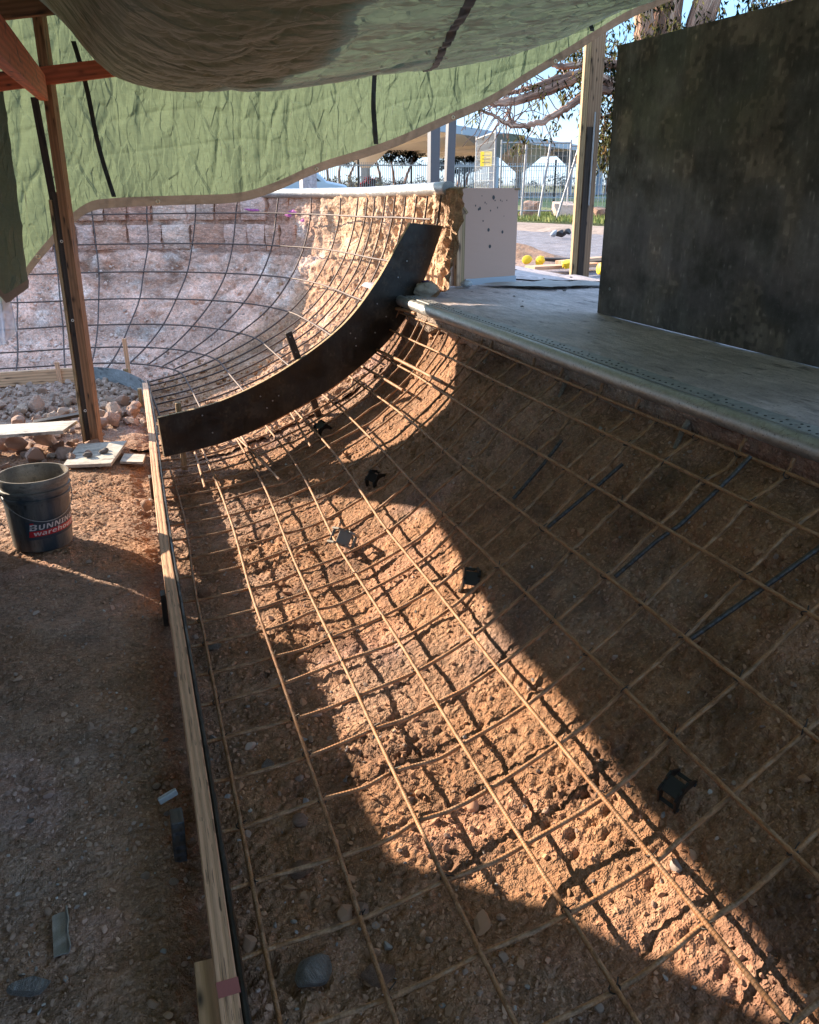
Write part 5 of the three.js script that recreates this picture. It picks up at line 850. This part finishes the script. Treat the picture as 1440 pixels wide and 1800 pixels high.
{
  const f = rngOf(303), t = thing('eucalyptus_tree', 'big eucalyptus with spreading bare limbs and hanging leaves behind the dark panel', 'tree');
  const limb = (pts, r0, r1) => { const cv = new THREE.CatmullRomCurve3(pts.map(p => V(...p)), false, 'centripetal'); return [barGeo(cv.getPoints(pts.length * 7).map((p, i) => p.add(V(0.03 * nz(p.x * 3, p.y * 3, i), 0.03 * nz(p.x * 3 + 9, p.y * 3, i), 0))), r0, 9, r1), cv]; };
  const curves = [];
  const main = [
    ['trunk', [[10.9, 0.6, -15.6], [10.6, 2.4, -15.4], [10.5, 3.8, -15.3], [10.6, 6.5, -15.3]], 0.46, 0.30],
    ['trunk', [[10.75, 0.6, -15.2], [11.1, 2.2, -15.0], [11.0, 3.9, -14.9], [11.7, 6.6, -14.9]], 0.34, 0.22],
    ['trunk', [[10.3, 2.2, -15.3], [10.05, 3.2, -15.0], [9.9, 4.4, -15.0], [9.6, 6.0, -14.9]], 0.24, 0.14],
    ['limb', [[10.4, 2.6, -15.2], [9.3, 2.82, -14.4], [8.7, 3.10, -14.0], [8.05, 3.18, -13.9], [7.4, 2.92, -13.9], [6.9, 2.78, -14.0], [6.55, 2.75, -14.1], [6.0, 2.9, -14.3]], 0.135, 0.04],
    ['limb', [[8.8, 3.0, -14.0], [8.2, 2.95, -13.8], [7.75, 2.70, -13.7], [7.3, 2.47, -13.7], [7.0, 2.40, -13.8], [6.75, 2.42, -13.9], [6.55, 2.55, -14.0], [6.2, 2.72, -14.2]], 0.075, 0.018],
    ['limb', [[8.0, 3.2, -13.85], [7.6, 3.12, -13.9], [7.15, 2.98, -14.0], [6.8, 2.9, -14.1], [6.4, 2.95, -14.2]], 0.06, 0.02],
    ['limb', [[10.2, 3.4, -15.0], [9.2, 3.42, -14.4], [8.4, 3.40, -14.1], [7.8, 3.32, -14.0], [7.4, 3.36, -14.0]], 0.11, 0.03],
    ['limb', [[10.2, 2.3, -15.0], [9.3, 2.55, -14.3], [8.7, 2.60, -14.0], [8.2, 2.42, -13.9]], 0.05, 0.015],
    ['limb', [[10.6, 3.6, -15.3], [11.6, 4.0, -14.8], [12.6, 4.6, -14.4], [13.6, 4.9, -14.2]], 0.15, 0.05],
    ['limb', [[6.85, 2.72, -14.0], [6.8, 2.55, -13.95], [6.85, 2.42, -13.9]], 0.02, 0.012],
  ];
  for (const [n, p, a, b] of main) { const [g, cv] = limb(p, a, b); mesh(n, g, bark, t); if (n === 'limb') curves.push(cv); }
  const tw = [], cl = [];
  const twig = (p, d, len, r) => { const pts = [p]; let q = p.clone(), dd = d.clone(); for (let i = 0; i < 5; i++) { dd.add(V(rr(-0.4, 0.4, f), rr(-0.55, 0.25, f), rr(-0.4, 0.4, f))).normalize(); q = q.clone().addScaledVector(dd, len / 5); pts.push(q); } tw.push(barGeo(pts, r, 5, r * 0.4)); return pts; };
  for (const cv of curves) for (let i = 0; i < 22; i++) { const u = 0.12 + 0.88 * f(), p = cv.getPoint(u); const pts = twig(p, V(rr(-0.8, 0.5, f), rr(-0.6, 0.9, f), rr(-0.6, 0.6, f)), rr(0.35, 0.9, f), 0.011); const bare = p.x < 7.5; if (!bare || f() < 0.02) { cl.push([pts[5], V(0.16, 0.2, 0.16), 26, rr(0.8, 1.3, f)]); if (f() < 0.7) cl.push([pts[3], V(0.13, 0.16, 0.13), 18, rr(0.7, 1.2, f)]); } }
  // foliage clumps around the trunk and beside the post
  const blobs = [[8.8, 2.75, -13.8, 0.4], [8.9, 2.35, -13.9, 0.45], [9.1, 2.7, -13.9, 0.5], [9.0, 3.25, -14.0, 0.45], [8.5, 3.45, -14.2, 0.4], [9.5, 2.1, -14.2, 0.45], [9.3, 1.8, -14.2, 0.35], [9.7, 3.0, -14.6, 0.4], [9.5, 3.7, -14.6, 0.45], [8.8, 3.8, -14.6, 0.5], [10.0, 3.85, -14.2, 0.4], [11.2, 4.1, -14.0, 0.5], [11.8, 4.4, -13.8, 0.5], [12.4, 4.5, -13.8, 0.5], [11.5, 3.9, -13.9, 0.4], [9.4, 4.4, -14.6, 0.6], [10.3, 4.6, -14.4, 0.6], [13.0, 4.4, -14, 0.6], [12.2, 5.2, -14.2, 0.8], [11, 5.6, -14.5, 0.9], [9.5, 5.3, -14.6, 0.8], [8.7, 2.05, -13.9, 0.3], [8.2, 4.3, -14.8, 0.6]];
  for (const [x, y, z, r] of blobs) for (let k = 0; k < 16; k++) { const c = V(x + rr(-1, 1, f) * r, y + rr(-1, 1, f) * r * 0.8, z + rr(-1, 1, f) * r); cl.push([c, V(0.12, 0.16, 0.12), 17, rr(0.65, 1.35, f)]); if (f() < 0.4) twig(c.clone().add(V(0.1, 0.25, 0)), V(0, -0.6, 0), 0.4, 0.006); }
  mesh('crown', leavesGeo(cl, f, 0.105, true), leafMat, t); stuff(mesh('twigs', mergeGeometries(tw), bark, t));
}
function farTree(label, x, z, h, r, seed, pink, group) {
  const f = rngOf(seed), t = thing(pink ? 'flowering_bush' : h > 2.4 ? 'distant_tree' : 'distant_bush', label, h > 2.4 && !pink ? 'tree' : 'bush', [x, 0.65, z], group);
  const cl = [], br = []; const tall = h > 2.4;
  if (tall) { for (let k = 0; k < 3; k++) { const a = V(rr(-0.3, 0.3, f) + (k - 1) * r * 0.35, 0, 0), m = V((k - 1) * r * 0.4, h * 0.4, 0), e = V((k - 1) * r * 0.6 + rr(-0.4, 0.4, f), h * 0.8, rr(-0.5, 0.5, f)); br.push(barGeo([a, m, e], 0.16, 6, 0.05)); } mesh('trunk', mergeGeometries(br), bark, t); }
  else mesh('trunk', barGeo([V(0, -0.1, 0), V(0.1, h * 0.6, 0)], 0.08, 6, 0.04), bark, t);
  for (let k = 0; k < (tall ? 40 : 26); k++) { const a = f() * 6.3, q = sqrt(f()) * r; const c = V(cos(a) * q, h * (tall ? 0.78 : 0.5) + rr(-1, 1, f) * h * (tall ? 0.22 : 0.42) * sqrt(1 - q * q / r / r * 0.7), sin(a) * q); cl.push([c, V(r * 0.16, r * 0.12, r * 0.16), tall ? 42 : 26, rr(0.5, 1.2, f) * 0.9]); }
  const g = leavesGeo(cl, f, tall ? 0.32 : 0.24, false); mesh('crown', g, pink ? std({ color: C(0.75, 0.16, 0.26), roughness: 0.8 }) : leafMat, t);
}
farTree('dark spreading tree behind the paling fence, under the left end of the canopy', 24.3, -71, 3.9, 2.9, 401);
farTree('second dark tree left of it, half hidden by the tarp hem', 19.4, -70, 3.7, 2.2, 402);
farTree('small round tree seen between the steel channel post and the fence panel', 31.6, -74.5, 3.2, 1.9, 403);
farTree('broad tree behind the temporary panels near the pale post', 44, -70, 4.2, 2.6, 404);
farTree('pink flowering bush seen through the paling fence', 14.35, -46, 1.35, 0.35, 405, true);
[[16, -58, 1.4, 1.6], [18.5, -60, 1.6, 1.8], [22, -66, 1.5, 2.0], [27, -72, 1.5, 2.4], [34, -80, 1.7, 2.6], [38, -78, 1.5, 2.6], [42, -76, 1.8, 2.4], [47, -72, 1.9, 2.6], [51, -68, 1.9, 2.6], [56, -64, 2.0, 3.0], [12.5, -52, 1.2, 1.2]].forEach(([x, z, h, r], i) => farTree(['first low bush from the left in the dark hedge line', 'second low bush from the left in the hedge line', 'third low bush in the hedge line, behind the paling fence', 'hedge bush just left of the square steel column', 'hedge bush just right of the steel channel post', 'hedge bush behind the yellow sign', 'hedge bush behind the middle fence panel', 'hedge bush left of the leaning fence poles', 'hedge bush behind the pale timber post', 'last hedge bush on the right beside the dark panel', 'lowest little bush at the left start of the hedge line'][i], x, z, h, r, 420 + i, false, 'hedge line on the horizon'));
// small concrete pillar and parked car beyond the far coping
{
  const t = thing('concrete_pillar', 'short grey pillar just behind the far coping under the tarp hem', 'pillar', [3.55, 0.7, -14.7]); mesh('shaft', new RoundedBoxGeometry(0.24, 1.06, 0.24, 2, 0.01).translate(0, 0.5, 0), M.conc, t); mesh('cap', new RoundedBoxGeometry(0.27, 0.03, 0.27, 2, 0.006).translate(0, 1.04, 0), M.conc, t);
  const c = thing('parked_car', 'silver-blue parked car whose roof shows above the far coping at left', 'car', [6.75, 0.7, -31.5]); c.rotation.y = 0.25; const s = new THREE.Shape(); s.moveTo(-2.1, 0.25); s.lineTo(2.1, 0.25); s.quadraticCurveTo(2.15, 0.62, 1.95, 0.72); s.lineTo(1.2, 0.85); s.quadraticCurveTo(0.7, 1.32, 0.4, 1.36); s.lineTo(-0.9, 1.36); s.quadraticCurveTo(-1.5, 1.2, -1.75, 0.88); s.lineTo(-2.1, 0.8); s.closePath(); const g = new THREE.ExtrudeGeometry(s, { depth: 1.5, bevelEnabled: true, bevelSize: 0.08, bevelThickness: 0.1, bevelSegments: 3 }); g.translate(0, 0, -0.75); mesh('body', g, new THREE.MeshPhysicalMaterial({ color: C(0.42, 0.48, 0.56), metalness: 0.4, roughness: 0.35, clearcoat: 1 }), c);
  for (const z of [-0.862, 0.862]) { const w = new THREE.Shape(); w.moveTo(-1.4, 0.9); w.lineTo(1.0, 0.9); w.lineTo(0.4, 1.27); w.lineTo(-0.9, 1.27); w.closePath(); mesh('window', new THREE.ShapeGeometry(w).translate(0, 0, z), std({ color: C(0.03, 0.035, 0.04), roughness: 0.1 }), c); for (const x of [-1.35, 1.35]) { const k = new THREE.CylinderGeometry(0.31, 0.31, 0.2, 20); k.rotateX(PI / 2); k.translate(x, 0.31, z * 0.92); mesh('wheel', k, M.wire, c); } }
}
scene.traverse(o => { if (o.isMesh || o.isInstancedMesh) { o.castShadow = true; o.receiveShadow = true; } });
renderer.render(scene, camera);
